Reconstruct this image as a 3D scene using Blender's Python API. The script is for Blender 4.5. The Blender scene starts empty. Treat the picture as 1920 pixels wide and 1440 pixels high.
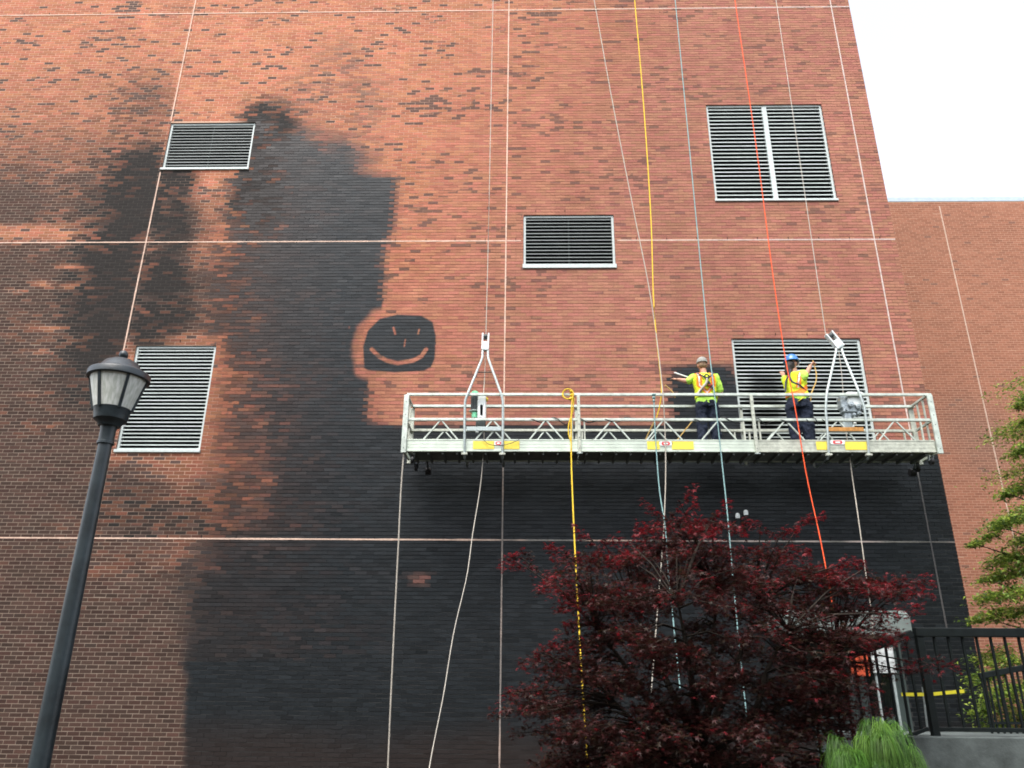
import bpy, bmesh, math, random
import numpy as np
from mathutils import Vector, Matrix

# ------------------------------------------------------------------ camera, sky, sun, exposure
SC = bpy.context.scene
COL = SC.collection
ZG = 3.9                                   # height of the lowest long mortar joint above the ground
F, PITCH, YAW, ROLL = 1449.99, 0.36865, 0.02353, -0.00864      # solved from the wall's joints
CAM = np.array([0.4663, -13.57248, -2.32337 + ZG])


def rot(p, y, r):
    cy, sy, cp, sp, cr, sr = math.cos(y), math.sin(y), math.cos(p), math.sin(p), math.cos(r), math.sin(r)
    return (np.array([[cy, -sy, 0], [sy, cy, 0], [0, 0, 1]]) @ np.array([[1, 0, 0], [0, cp, -sp], [0, sp, cp]])
            @ np.array([[cr, 0, sr], [0, 1, 0], [-sr, 0, cr]]))


MR = rot(PITCH, YAW, ROLL)
cam_data = bpy.data.cameras.new("camera")
cam = bpy.data.objects.new("camera", cam_data)
COL.objects.link(cam)
cam_data.sensor_width = 36.0
cam_data.lens = F / 1920 * 36
cam_data.clip_start = 0.05
cam_data.clip_end = 3000
SC.cycles.filter_width = 1.8
mw = Matrix.Identity(4)
for i in range(3):
    mw[i][0], mw[i][1], mw[i][2], mw[i][3] = MR[i, 0], MR[i, 2], -MR[i, 1], CAM[i]
cam.matrix_world = mw
SC.camera = cam

SUN_EL, SUN_AZ = 62.0, 205.0               # degrees; azimuth from +Y (the wall's back) clockwise
world = bpy.data.worlds.new("World")
SC.world = world
world.use_nodes = True
wn, wl = world.node_tree.nodes, world.node_tree.links
wn.clear()
sky = wn.new("ShaderNodeTexSky")
sky.sky_type = 'NISHITA'
sky.sun_disc = False
sky.sun_elevation = math.radians(SUN_EL)
sky.sun_rotation = math.radians(SUN_AZ)
sky.air_density = 1.0
sky.dust_density = 4.0
sky.ozone_density = 1.0
hs = wn.new("ShaderNodeHueSaturation")
hs.inputs["Saturation"].default_value = 0.38
bg = wn.new("ShaderNodeBackground")
bg.inputs["Strength"].default_value = 0.15
wo = wn.new("ShaderNodeOutputWorld")
wl.new(sky.outputs[0], hs.inputs["Color"])
wl.new(hs.outputs[0], bg.inputs["Color"])
wl.new(bg.outputs[0], wo.inputs[0])

sun_data = bpy.data.lights.new("sun", 'SUN')
sun_data.energy = 0.5
sun_data.angle = math.radians(30)
sun_data.color = (1.0, 0.96, 0.90)
sun = bpy.data.objects.new("sun", sun_data)
COL.objects.link(sun)
_el, _az = math.radians(SUN_EL), math.radians(SUN_AZ)
_sd = Vector((math.sin(_az) * math.cos(_el), math.cos(_az) * math.cos(_el), math.sin(_el)))
sun.rotation_euler = _sd.to_track_quat('Z', 'Y').to_euler()

vs = SC.view_settings
vs.view_transform = 'Standard'
vs.look = 'None'
vs.gamma = 1.0
vs.use_curve_mapping = False
vs.exposure = 1.75

rng = np.random.default_rng(7)
random.seed(7)


# ------------------------------------------------------------------ pixel <-> place
def P(px, py, y):
    """the point on the plane Y = y (metres from the wall face) that the photograph shows at (px, py)"""
    d = MR @ np.array([(px - 960) / F, 1.0, -(py - 720) / F])
    return CAM + d * ((y - CAM[1]) / d[1])


def UV(Q):
    v = (np.asarray(Q) - CAM) @ MR
    return 960 + F * v[..., 0] / v[..., 1], 720 - F * v[..., 2] / v[..., 1]


# ------------------------------------------------------------------ objects
def tag(o, label=None, cat=None, group=None, kind=None):
    if label: o['label'] = label
    if cat: o['category'] = cat
    if group: o['group'] = group
    if kind: o['kind'] = kind
    return o


OFF = {}


def thing(name, label, cat, loc=(0, 0, 0), group=None):
    o = bpy.data.objects.new(name, None)
    COL.objects.link(o)
    o.empty_display_size = 0.2
    o.location = loc
    OFF[o] = np.array(loc, float)
    return tag(o, label, cat, group)


def link(name, me, mat, parent=None):
    o = bpy.data.objects.new(name, me)
    COL.objects.link(o)
    if mat is not None and not me.materials:
        for m in (mat if isinstance(mat, (list, tuple)) else [mat]):
            me.materials.append(m)
    if parent is not None:
        o.parent = parent
        OFF[o] = OFF.get(parent, np.zeros(3))
    return o


class MB:
    """collects shapes in world coordinates; build() links them as one mesh object"""

    def __init__(s):
        s.v, s.f, s.sm = [], [], False

    def add(s, vs_, fs):
        n = len(s.v)
        s.v += [tuple(map(float, q)) for q in vs_]
        s.f += [tuple(i + n for i in f) for f in fs]
        return s

    def box(s, a, b):
        x0, x1 = sorted((a[0], b[0])); y0, y1 = sorted((a[1], b[1])); z0, z1 = sorted((a[2], b[2]))
        return s.add([(x0, y0, z0), (x1, y0, z0), (x1, y1, z0), (x0, y1, z0), (x0, y0, z1), (x1, y0, z1), (x1, y1, z1), (x0, y1, z1)],
                     [(0, 3, 2, 1), (4, 5, 6, 7), (0, 1, 5, 4), (1, 2, 6, 5), (2, 3, 7, 6), (3, 0, 4, 7)])

    def bar(s, a, b, w, h, up=(0, 0, 1)):
        a, b, up = Vector(a), Vector(b), Vector(up)
        d = (b - a).normalized()
        if abs(d.dot(up)) > 0.98: up = Vector((0, 1, 0))
        sx = d.cross(up).normalized(); sy = sx.cross(d).normalized()
        c = [(-w / 2, -h / 2), (w / 2, -h / 2), (w / 2, h / 2), (-w / 2, h / 2)]
        vs_ = [e + sx * p + sy * q for e in (a, b) for p, q in c]
        return s.add(vs_, [(3, 2, 1, 0), (4, 5, 6, 7), (0, 1, 5, 4), (1, 2, 6, 5), (2, 3, 7, 6), (3, 0, 4, 7)])

    def tube(s, pts, r, n=8, caps=True):
        pts = [Vector(p) for p in pts]
        rr = r if isinstance(r, (list, tuple, np.ndarray)) else [r] * len(pts)
        base = len(s.v)
        up = None
        for i, p in enumerate(pts):
            d = (pts[min(i + 1, len(pts) - 1)] - pts[max(i - 1, 0)])
            d = d.normalized() if d.length > 1e-9 else Vector((0, 0, 1))
            if up is None:
                up = Vector((0, 0, 1)) if abs(d.z) < 0.9 else Vector((0, 1, 0))
            sx = d.cross(up)
            if sx.length < 1e-4: sx = d.cross(Vector((1, 0, 0)))
            sx.normalize(); sy = d.cross(sx).normalized()
            up = -sy if False else up
            for k in range(n):
                a = 2 * math.pi * k / n
                s.v.append(tuple(p + sx * (math.cos(a) * rr[i]) + sy * (math.sin(a) * rr[i])))
        for i in range(len(pts) - 1):
            for k in range(n):
                k2 = (k + 1) % n
                s.f.append((base + i * n + k, base + i * n + k2, base + (i + 1) * n + k2, base + (i + 1) * n + k))
        if caps:
            s.f.append(tuple(base + k for k in reversed(range(n))))
            s.f.append(tuple(base + (len(pts) - 1) * n + k for k in range(n)))
        s.sm = True
        return s

    def lathe(s, prof, o, n=32, a0=0, a1=2 * math.pi):
        base = len(s.v)
        full = abs(a1 - a0 - 2 * math.pi) < 1e-6
        m = n if full else n + 1
        for r, z in prof:
            for k in range(m):
                a = a0 + (a1 - a0) * k / n
                s.v.append((o[0] + r * math.cos(a), o[1] + r * math.sin(a), o[2] + z))
        for i in range(len(prof) - 1):
            for k in range(n):
                k2 = (k + 1) % m
                s.f.append((base + i * m + k, base + i * m + k2, base + (i + 1) * m + k2, base + (i + 1) * m + k))
        s.sm = True
        return s

    def ball(s, c, r, n=12):
        r = r if isinstance(r, (tuple, list)) else (r, r, r)
        base = len(s.v)
        m = n // 2
        for i in range(m + 1):
            t = math.pi * i / m
            for k in range(n):
                a = 2 * math.pi * k / n
                s.v.append((c[0] + r[0] * math.sin(t) * math.cos(a), c[1] + r[1] * math.sin(t) * math.sin(a), c[2] + r[2] * math.cos(t)))
        for i in range(m):
            for k in range(n):
                k2 = (k + 1) % n
                s.f.append((base + i * n + k, base + (i + 1) * n + k, base + (i + 1) * n + k2, base + i * n + k2))
        s.sm = True
        return s

    def build(s, name, mat, parent=None, bevel=0.0, smooth=None, label=None):
        me = bpy.data.meshes.new(name)
        off = OFF.get(parent, np.zeros(3)) if parent is not None else np.zeros(3)
        me.from_pydata([(v[0] - off[0], v[1] - off[1], v[2] - off[2]) for v in s.v], [], s.f)
        me.validate()
        o = link(name, me, mat, parent)
        sm = s.sm if smooth is None else smooth
        if sm:
            me.polygons.foreach_set('use_smooth', [True] * len(me.polygons))
            try:
                me.set_sharp_from_angle(angle=math.radians(38))
            except Exception:
                pass
        if bevel > 0:
            b = o.modifiers.new("bevel", 'BEVEL')
            b.width = bevel; b.segments = 2; b.limit_method = 'ANGLE'
        if label: o['label'] = label
        return o


def curve_pts(pts, n=8):
    """smooth curve through the points, tangents weighted by the segment lengths so that nothing overshoots"""
    p = [np.asarray(q, float) for q in pts]
    d = [max(1e-6, np.linalg.norm(b - a)) for a, b in zip(p[:-1], p[1:])]
    v = [(b - a) / e for a, b, e in zip(p[:-1], p[1:], d)]
    m = [v[0]] + [(v[i] * d[i - 1] + v[i - 1] * d[i]) / (d[i] + d[i - 1]) for i in range(1, len(v))] + [v[-1]]
    out = []
    for i in range(len(v)):
        for k in range(n):
            t = k / n
            out.append((2 * t ** 3 - 3 * t ** 2 + 1) * p[i] + (t ** 3 - 2 * t ** 2 + t) * d[i] * m[i] + (-2 * t ** 3 + 3 * t ** 2) * p[i + 1] + (t ** 3 - t ** 2) * d[i] * m[i + 1])
    out.append(p[-1])
    return out


# ------------------------------------------------------------------ materials
def mat(name, col, rough=0.6, metal=0.0, var=0.12, scale=6.0, bump=0.0, bscale=60.0, spec=0.4, col2=None):
    m = bpy.data.materials.new(name)
    m.use_nodes = True
    n, l = m.node_tree.nodes, m.node_tree.links
    b = n["Principled BSDF"]
    b.inputs["Roughness"].default_value = rough
    b.inputs["Metallic"].default_value = metal
    b.inputs["Specular IOR Level"].default_value = spec
    tc = n.new("ShaderNodeTexCoord")
    ns = n.new("ShaderNodeTexNoise")
    ns.inputs["Scale"].default_value = scale
    ns.inputs["Detail"].default_value = 6
    ns.inputs["Roughness"].default_value = 0.62
    l.new(tc.outputs["Object"], ns.inputs["Vector"])
    cr = n.new("ShaderNodeValToRGB")
    cr.color_ramp.elements[0].position = 0.3
    cr.color_ramp.elements[1].position = 0.7
    c2 = col2 if col2 else tuple(min(1, c * (1 + var)) for c in col)
    c1 = col if col2 else tuple(c * (1 - var) for c in col)
    cr.color_ramp.elements[0].color = (*c1, 1)
    cr.color_ramp.elements[1].color = (*c2, 1)
    l.new(ns.outputs["Fac"], cr.inputs["Fac"])
    l.new(cr.outputs["Color"], b.inputs["Base Color"])
    if bump > 0:
        nb = n.new("ShaderNodeTexNoise")
        nb.inputs["Scale"].default_value = bscale
        nb.inputs["Detail"].default_value = 5
        l.new(tc.outputs["Object"], nb.inputs["Vector"])
        bp = n.new("ShaderNodeBump")
        bp.inputs["Strength"].default_value = bump
        bp.inputs["Distance"].default_value = 0.01
        l.new(nb.outputs["Fac"], bp.inputs["Height"])
        l.new(bp.outputs["Normal"], b.inputs["Normal"])
    return m


def attr_mat(name, grain=0.25, gscale=70.0, spec=0.3, translucent=0.0, bump=0.3):
    """colour from the mesh's own colour attribute (alpha = roughness), with fine grain"""
    m = bpy.data.materials.new(name)
    m.use_nodes = True
    n, l = m.node_tree.nodes, m.node_tree.links
    b = n["Principled BSDF"]
    b.inputs["Specular IOR Level"].default_value = spec
    a = n.new("ShaderNodeAttribute")
    a.attribute_name = "Col"
    tc = n.new("ShaderNodeTexCoord")
    ns = n.new("ShaderNodeTexNoise")
    ns.inputs["Scale"].default_value = gscale
    ns.inputs["Detail"].default_value = 4
    l.new(tc.outputs["Object"], ns.inputs["Vector"])
    mr = n.new("ShaderNodeMapRange")
    mr.inputs["From Min"].default_value = 0.3
    mr.inputs["From Max"].default_value = 0.7
    mr.inputs["To Min"].default_value = 1 - grain
    mr.inputs["To Max"].default_value = 1 + grain
    l.new(ns.outputs["Fac"], mr.inputs["Value"])
    mx = n.new("ShaderNodeVectorMath")
    mx.operation = 'SCALE'
    l.new(a.outputs["Color"], mx.inputs[0])
    l.new(mr.outputs[0], mx.inputs["Scale"])
    l.new(mx.outputs[0], b.inputs["Base Color"])
    l.new(a.outputs["Alpha"], b.inputs["Roughness"])
    if bump > 0:
        bp = n.new("ShaderNodeBump")
        bp.inputs["Strength"].default_value = bump
        bp.inputs["Distance"].default_value = 0.004
        l.new(ns.outputs["Fac"], bp.inputs["Height"])
        l.new(bp.outputs["Normal"], b.inputs["Normal"])
    if translucent > 0:
        t = n.new("ShaderNodeBsdfTranslucent")
        l.new(mx.outputs[0], t.inputs["Color"])
        ms = n.new("ShaderNodeMixShader")
        ms.inputs[0].default_value = translucent
        l.new(b.outputs[0], ms.inputs[1])
        l.new(t.outputs[0], ms.inputs[2])
        l.new(ms.outputs[0], n["Material Output"].inputs["Surface"])
    return m


M = {}
M['brick'] = attr_mat("brick_clay", 0.22, 60, 0.22)
M['mortar'] = attr_mat("mortar", 0.25, 90, 0.15)
M['sealant'] = attr_mat("joint_sealant", 0.18, 30, 0.2, bump=0.1)
M['louver'] = attr_mat("louver_aluminium", 0.10, 20, 0.5, bump=0)
M['black_void'] = mat("dark_duct", (0.008, 0.009, 0.009), 0.9, spec=0.1)
M['weep'] = mat("weep_slot", (0.012, 0.012, 0.012), 0.9, spec=0.1)
M['coping'] = mat("metal_coping", (0.40, 0.48, 0.54), 0.45, 0.1)
M['alu'] = mat("aluminium", (0.47, 0.52, 0.46), 0.42, 0.3, 0.28, 9.0, 0.08, 40)
M['alu_dirty'] = mat("weathered_aluminium", (0.42, 0.44, 0.37), 0.55, 0.3, 0.28, 14.0, 0.1, 60)
M['toe'] = mat("toe_board_aluminium", (0.50, 0.56, 0.475), 0.42, 0.25, 0.2, 3.0, 0.05, 30)
M['galv'] = mat("galvanised_steel", (0.36, 0.41, 0.40), 0.5, 0.5, 0.25, 25.0, 0.1, 80)
M['deck'] = mat("deck_plank", (0.12, 0.13, 0.12), 0.7, 0.1, 0.3, 8.0)
M['white'] = mat("white_paint", (0.74, 0.79, 0.77), 0.4, 0.0, 0.10, 8.0)
M['cast'] = mat("cast_hoist_metal", (0.36, 0.41, 0.43), 0.4, 0.4, 0.45, 30.0, 0.3, 60)
M['motor'] = mat("dark_motor", (0.045, 0.055, 0.055), 0.5, 0.2, 0.3, 20.0)
M['green'] = mat("green_motor_cap", (0.20, 0.62, 0.36), 0.4, 0.0, 0.15, 10.0)
M['yellow'] = mat("yellow_plastic", (0.72, 0.55, 0.03), 0.45, 0.0, 0.12, 12.0)
M['label'] = mat("yellow_label", (0.72, 0.58, 0.07), 0.5, 0.0, 0.12, 18.0)
M['red'] = mat("red_print", (0.55, 0.05, 0.05), 0.5, 0.0, 0.1, 10.0)
M['rust'] = mat("orange_bracket", (0.42, 0.20, 0.05), 0.6, 0.2, 0.3, 20.0)
M['rubber'] = mat("black_rubber", (0.014, 0.014, 0.015), 0.6, 0.0, 0.3, 20.0)
M['rope_white'] = mat("white_rope", (0.40, 0.365, 0.31), 0.8, 0.0, 0.18, 40.0, 0.5, 150, 0.2)
M['rope_yellow'] = mat("yellow_rope", (0.74, 0.50, 0.04), 0.7, 0.0, 0.15, 40.0, 0.5, 150, 0.2)
M['rope_tan'] = mat("tan_rope", (0.55, 0.36, 0.12), 0.8, 0.0, 0.2, 40.0, 0.5, 150, 0.2)
M['rope_teal'] = mat("teal_rope", (0.22, 0.36, 0.36), 0.7, 0.0, 0.2, 40.0, 0.5, 150, 0.2)
M['rope_orange'] = mat("orange_rope", (0.80, 0.10, 0.03), 0.6, 0.0, 0.15, 40.0, 0.4, 150, 0.2)
M['wire'] = mat("steel_wire_rope", (0.38, 0.35, 0.30), 0.5, 0.2, 0.2, 60.0, 0.4, 150)
M['cable'] = mat("black_cable", (0.02, 0.022, 0.022), 0.5, 0.0, 0.2, 30.0)
M['iron'] = mat("black_iron", (0.006, 0.009, 0.009), 0.5, 0.0, 0.3, 12.0, 0.1, 60, 0.2)
M['lamp_black'] = mat("lamp_post_paint", (0.018, 0.026, 0.030), 0.36, 0.0, 0.55, 5.0, 0.12, 40, 0.5)  # strong blotches: scuffs, with reflections put into the paint colour
M['concrete'] = mat("concrete", (0.075, 0.088, 0.085), 0.85, 0.0, 0.38, 4.0, 0.4, 40, 0.2)
M['canopy'] = mat("canopy_metal", (0.20, 0.235, 0.22), 0.35, 0.3, 0.18, 4.0)
M['door'] = mat("door_frame_paint", (0.075, 0.10, 0.095), 0.5, 0.1, 0.15, 5.0)
M['glass'] = mat("dark_door_glass", (0.01, 0.012, 0.013), 0.1, 0.0, 0.1, 3.0, spec=0.5)
M['notice'] = mat("notice_face", (0.42, 0.44, 0.43), 0.5, 0.0, 0.4, 14.0)
M['orange'] = mat("orange_plastic", (0.40, 0.060, 0.022), 0.5, 0.0, 0.15, 8.0)
M['tape'] = mat("yellow_tape", (0.80, 0.72, 0.05), 0.35, 0.0, 0.1, 15.0)
M['bark'] = mat("bark", (0.024, 0.019, 0.015), 0.9, 0.0, 0.4, 18.0, 0.6, 50, 0.15)
M['leaf'] = attr_mat("leaf", 0.2, 12, 0.35, 0.45, bump=0)
M['soil'] = mat("ground_mulch", (0.035, 0.030, 0.024), 0.95, 0.0, 0.5, 2.0, 0.8, 30, 0.1)
M['skin'] = mat("skin", (0.46, 0.24, 0.16), 0.55, 0.0, 0.12, 20.0)
M['shirt'] = mat("lime_shirt", (0.42, 0.72, 0.10), 0.8, 0.0, 0.15, 12.0, 0.2, 20, 0.2)
M['vest'] = mat("hi_vis_yellow", (0.62, 0.72, 0.03), 0.75, 0.0, 0.12, 14.0, 0.2, 20, 0.2)
M['vest_orange'] = mat("hi_vis_orange", (0.85, 0.22, 0.03), 0.75, 0.0, 0.12, 14.0, 0.2, 20, 0.2)
M['reflective'] = mat("reflective_tape", (0.55, 0.52, 0.50), 0.4, 0.2, 0.1, 14.0)
M['trousers'] = mat("navy_trousers", (0.020, 0.026, 0.042), 0.85, 0.0, 0.3, 10.0, 0.3, 18, 0.15)
M['boot'] = mat("boot_leather", (0.03, 0.022, 0.016), 0.6, 0.0, 0.3, 15.0)
M['cap'] = mat("grey_cap", (0.27, 0.27, 0.245), 0.85, 0.0, 0.15, 30.0, 0.2, 60, 0.2)
M['hat'] = mat("blue_hard_hat", (0.04, 0.17, 0.42), 0.25, 0.0, 0.08, 8.0, spec=0.5)
M['hair'] = mat("dark_hair", (0.018, 0.013, 0.011), 0.6, 0.0, 0.4, 40.0, 0.5, 90)
M['hair_grey'] = mat("fair_hair", (0.20, 0.13, 0.07), 0.7, 0.0, 0.3, 40.0, 0.5, 90)
M['strap'] = mat("harness_webbing", (0.05, 0.05, 0.07), 0.7, 0.0, 0.3, 20.0)
M['strap_red'] = mat("red_harness_webbing", (0.30, 0.05, 0.02), 0.7, 0.0, 0.2, 20.0)

# lamp lens: frosted, fluted plastic
ml = bpy.data.materials.new("fluted_lens")
ml.use_nodes = True
_n, _l = ml.node_tree.nodes, ml.node_tree.links
_b = _n["Principled BSDF"]
_b.inputs["Roughness"].default_value = 0.3
_tc = _n.new("ShaderNodeTexCoord")
_mp = _n.new("ShaderNodeMapping")
_mp.inputs["Scale"].default_value = (60, 60, 4)
_ns = _n.new("ShaderNodeTexNoise")
_ns.inputs["Scale"].default_value = 1.0
_cr = _n.new("ShaderNodeValToRGB")
_cr.color_ramp.elements[0].position = 0.35
_cr.color_ramp.elements[1].position = 0.72
_cr.color_ramp.elements[0].color = (0.62, 0.66, 0.58, 1)
_cr.color_ramp.elements[1].color = (0.93, 0.95, 0.90, 1)
_l.new(_tc.outputs["Object"], _mp.inputs["Vector"])
_l.new(_mp.outputs[0], _ns.inputs["Vector"])
_l.new(_ns.outputs["Fac"], _cr.inputs["Fac"])
_l.new(_cr.outputs[0], _b.inputs["Base Color"])
_b.inputs["Transmission Weight"].default_value = 0.08
_t1 = _n.new("ShaderNodeBsdfTranslucent")
_l.new(_cr.outputs[0], _t1.inputs["Color"])
_ms = _n.new("ShaderNodeMixShader")
_ms.inputs[0].default_value = 0.15
_l.new(_b.outputs[0], _ms.inputs[1]); _l.new(_t1.outputs[0], _ms.inputs[2])
_l.new(_ms.outputs[0], _n["Material Output"].inputs["Surface"])
M['lens'] = ml


# ------------------------------------------------------------------ noise and mask helpers (numpy)
_TAB = rng.random((256, 256))


def vnoise(x, y, s=0):
    x = np.asarray(x) + 37.3 * s + 1000; y = np.asarray(y) + 91.7 * s + 1000
    xi, yi = np.floor(x).astype(int), np.floor(y).astype(int)
    fx, fy = x - xi, y - yi
    fx, fy = fx * fx * (3 - 2 * fx), fy * fy * (3 - 2 * fy)
    g = lambda a, b: _TAB[(a) & 255, (b) & 255]
    return (g(xi, yi) * (1 - fx) + g(xi + 1, yi) * fx) * (1 - fy) + (g(xi, yi + 1) * (1 - fx) + g(xi + 1, yi + 1) * fx) * fy


def fbm(x, y, s=0, o=4):
    t, a, n = 0, 0.5, 0
    for i in range(o):
        t = t + a * vnoise(x * 2 ** i, y * 2 ** i, s + i); n += a; a *= 0.55
    return t / n


def sst(a, b, x):
    t = np.clip((x - a) / (b - a), 0, 1)
    return t * t * (3 - 2 * t)


def sdf(poly, u, v):
    """signed distance to a polygon, negative inside"""
    p = np.asarray(poly, float)
    d = np.full(u.shape, 1e18); ins = np.zeros(u.shape, bool)
    j = len(p) - 1
    for i in range(len(p)):
        ex, ey = p[j, 0] - p[i, 0], p[j, 1] - p[i, 1]
        wx, wy = u - p[i, 0], v - p[i, 1]
        t = np.clip((wx * ex + wy * ey) / (ex * ex + ey * ey + 1e-12), 0, 1)
        d = np.minimum(d, (wx - ex * t) ** 2 + (wy - ey * t) ** 2)
        c = ((p[i, 1] > v) != (p[j, 1] > v)) & (u < (p[j, 0] - p[i, 0]) * (v - p[i, 1]) / (p[j, 1] - p[i, 1] + 1e-12) + p[i, 0])
        ins ^= c
        j = i
    d = np.sqrt(d)
    return np.where(ins, -d, d)


def line_d(pts, u, v):
    d = np.full(u.shape, 1e9)
    for (x0, y0), (x1, y1) in zip(pts[:-1], pts[1:]):
        ex, ey = x1 - x0, y1 - y0
        t = np.clip(((u - x0) * ex + (v - y0) * ey) / (ex * ex + ey * ey), 0, 1)
        d = np.minimum(d, np.hypot(u - x0 - ex * t, v - y0 - ey * t))
    return d


SOOT = [(470, 236), (520, 222), (575, 230), (620, 262), (660, 290), (700, 318), (742, 326), (745, 352), (741, 420), (728, 450), (722, 482), (719, 560),
        (716, 584), (700, 594), (684, 612), (674, 640), (669, 668), (667, 700), (690, 706), (689, 760), (688, 782), (700, 796), (757, 796), (1252, 796),
        (1249, 690), (1268, 684), (1372, 683), (1400, 796), (1640, 836), (1950, 842), (1950, 1700), (-900, 1700), (-900, 1012), (-900, 236)]
FACE = [(683, 690), (681, 650), (690, 620), (712, 598), (745, 590), (790, 592), (811, 604), (817, 630), (815, 672), (808, 688), (795, 695), (740, 698), (690, 694)]
MOUTH = [(697, 655), (710, 668), (725, 676), (745, 681), (775, 676), (790, 668), (799, 655)]


def stains(u, v, X, Z, rb, zone=False):
    """soot, grime and some painted falloff of light on the wall, drawn where the photograph shows them; rb: a random number per brick"""
    n1 = fbm(X * 1.1, Z * 1.1, 1); n2 = fbm(X * 3.0, Z * 5.0, 5); n3 = fbm(X * 0.45, Z * 9.0, 9)
    jx = (rb - 0.5) * 36
    ragged = (n2 - 0.5) * 14
    # hard edge of the coating
    soft = np.where(v < 332, 34.0, 3.0)
    soft = np.where((v > 780) & (v < 812) & (u < 760), 4.0, soft)
    pat = (u > 1200) & (u < 1300) & (v < 800)
    d = sdf(SOOT, u + np.where(v < 332, jx, np.where(pat, jx * 0.5, jx * 0.12)) + pat * (n1 - .5) * 14, v + np.where(v < 332, ragged * 3.0 + (n1 - .5) * 110, ragged * np.where(pat, 0.8, 0.25)))
    s = 1 - sst(-soft, soft, d)
    # soft left edge
    xl = np.interp(v, [150, 230, 320, 420, 480, 560, 650, 760, 860, 900, 1000, 1010, 1080, 1140, 1210, 1240, 1700],
                   [462, 466, 480, 468, 440, 425, 425, 440, 462, 462, 425, 372, 372, 360, 352, 347, 346])
    w = np.interp(v, [230, 400, 700, 900, 1010, 1100, 1200, 1300], [34, 80, 80, 100, 70, 46, 20, 7])
    ul = u + (n1 - 0.5) * w * 1.6 + (n2 - 0.5) * w * 0.9 + jx * np.clip(w / 60, 0.12, 1)
    left = sst(xl - w, xl + w, ul)
    s = s * left
    # patchy thin coating low and towards the left
    thin = np.interp(u, [430, 520, 640, 760], [0.40, 0.20, 0.08, 0.0]) * np.interp(v, [560, 700, 1000, 1060], [.45, .8, .8, .6]) * sst(0.44, 0.66, n3 * 0.5 + rb * 0.5) * (v < 1240)
    s = s * (1 - thin)
    # dark mottles at the plume's top
    top = (1 - sst(0, 80, line_d([(560, 200), (640, 120), (690, 180), (670, 260)], u, v))) * 0.30 * sst(0.35, 0.6, n1 * 0.5 + rb * 0.5)
    s = np.maximum(s, top)
    mott = lambda a, k: np.clip(a + (rb - .5) * k * 4 * a * (1 - a), 0, 1)
    s = np.where(w + soft > 30, mott(s, .65), s)
    # washed ring, the drawn face, its strokes
    df = sdf(FACE, u, v)
    ring = (1 - sst(13, 26, df + (n2 - 0.5) * 8)) * (u < 740) * 0.82
    s = s * (1 - ring)
    s = np.maximum(s, 1 - sst(-1.5, 2.0, df))
    for pts, r in (([(738, 615), (741, 626)], 1.9), ([(786, 617), (784, 626)], 1.3), ([(760, 637), (758, 649)], 1.0), (MOUTH, 3.7)):
        s = s * (1 - 0.92 * (1 - sst(r - 1.2, r + 1.3, line_d(pts, u, v))))
    # one small cleaned patch low down
    s = s * (1 - 0.30 * (1 - sst(-2, 4, sdf([(768, 1078), (800, 1077), (800, 1096), (785, 1098), (768, 1092)], u + jx * 0.2, v))))
    # grime; its spread low on the left also holds the wall's dimmer light
    vl = np.interp(v, [0, 130, 230, 300, 360, 412, 420, 452, 458, 500, 560, 700, 1000, 1012, 1440],
                   [0.0, 0.06, 0.26, 0.56, 0.80, 0.86, 0.62, 0.45, 0.74, 0.95, 1.0, 1.0, 0.98, 0.95, 0.95])
    joint = 337 - (v - 130) * 0.199                    # the left upright joint in the picture
    leftside = 1 - sst(joint + 180, joint + 330, u + (n1 - 0.5) * 120)
    rightof = sst(330, 400, v) * (1 - sst(860, 1010, v) * 0.2)
    g = np.where(u < joint, vl, leftside * rightof * np.where(v > 1010, 1.0, 0.82))
    g = g * (0.78 + 0.5 * sst(0.25, 0.60, n1 * 0.40 + n2 * 0.25 + rb * 0.35))
    g = np.clip(np.maximum(g, (v > 1012) * (0.80 + 0.25 * sst(-0.1, 0.4, rb + n1 * .6 - .25)) * (1 - sst(400, 640, u + (n1 - .5) * 150)) * sst(1010, 1110, v + (n1 - .5) * 60)), 0, 1.1)
    g = np.maximum(g, .97 * (u < 352) * sst(1090, 1180, v + jx * .6) * (1 - .35 * sst(1340, 1440, v + (n1 - .5) * 80) * sst(.35, .65, n2)))
    g = g * (1 - 0.72 * (1 - sst(0, 1.2, ((u - 80) / 190) ** 2 + ((v - 437) / 17) ** 2)) * (u < joint))
    for cx, cy, rx, ry, k in ((130, 500, 30, 5, .8), (85, 532, 22, 7, .8), (130, 537, 18, 5, .9), (150, 455, 30, 7, .7), (25, 545, 20, 5, .7), (80, 615, 40, 5, .5), (160, 640, 40, 9, .55), (70, 660, 30, 5, .5),
                              (60, 740, 40, 5, .45), (90, 800, 40, 4, .4), (320, 885, 70, 18, .6), (395, 880, 50, 30, .6), (330, 935, 60, 14, .35), (420, 960, 50, 30, .4), (330, 1030, 40, 18, .5), (310, 1062, 30, 10, .4)):
        g = g * (1 - k * (1 - sst(0.3, 1.6, ((u - cx + jx * .8) / rx) ** 2 + ((v - cy + ragged * .3) / ry) ** 2)))
    # cleaner surrounds of the two left louvers
    for L, wd in (([(256, 648), (406, 648), (374, 848), (215, 849)], 24), ([(320, 230), (477, 230), (467, 319), (303, 319)], 17)):
        dl = sdf(L, u, v)
        k = 1 - sst(wd - 6, wd + 4, dl + (n2 - 0.5) * 10 + jx * 0.2)
        g = g * (1 - 0.75 * k); 
        if wd == 24: s = s * (1 - 0.8 * k)
    # reddish band right of the low louver and below the upper one
    k = (1 - sst(20, 70, line_d([(400, 700), (395, 860), (360, 900)], u + jx * 0.6, v))) * 0.6
    g = g * (1 - k)
    k = (1 - sst(15, 60, line_d([(400, 345), (430, 420), (395, 470)], u + jx, v))) * 0.5
    g = g * (1 - k)
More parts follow.
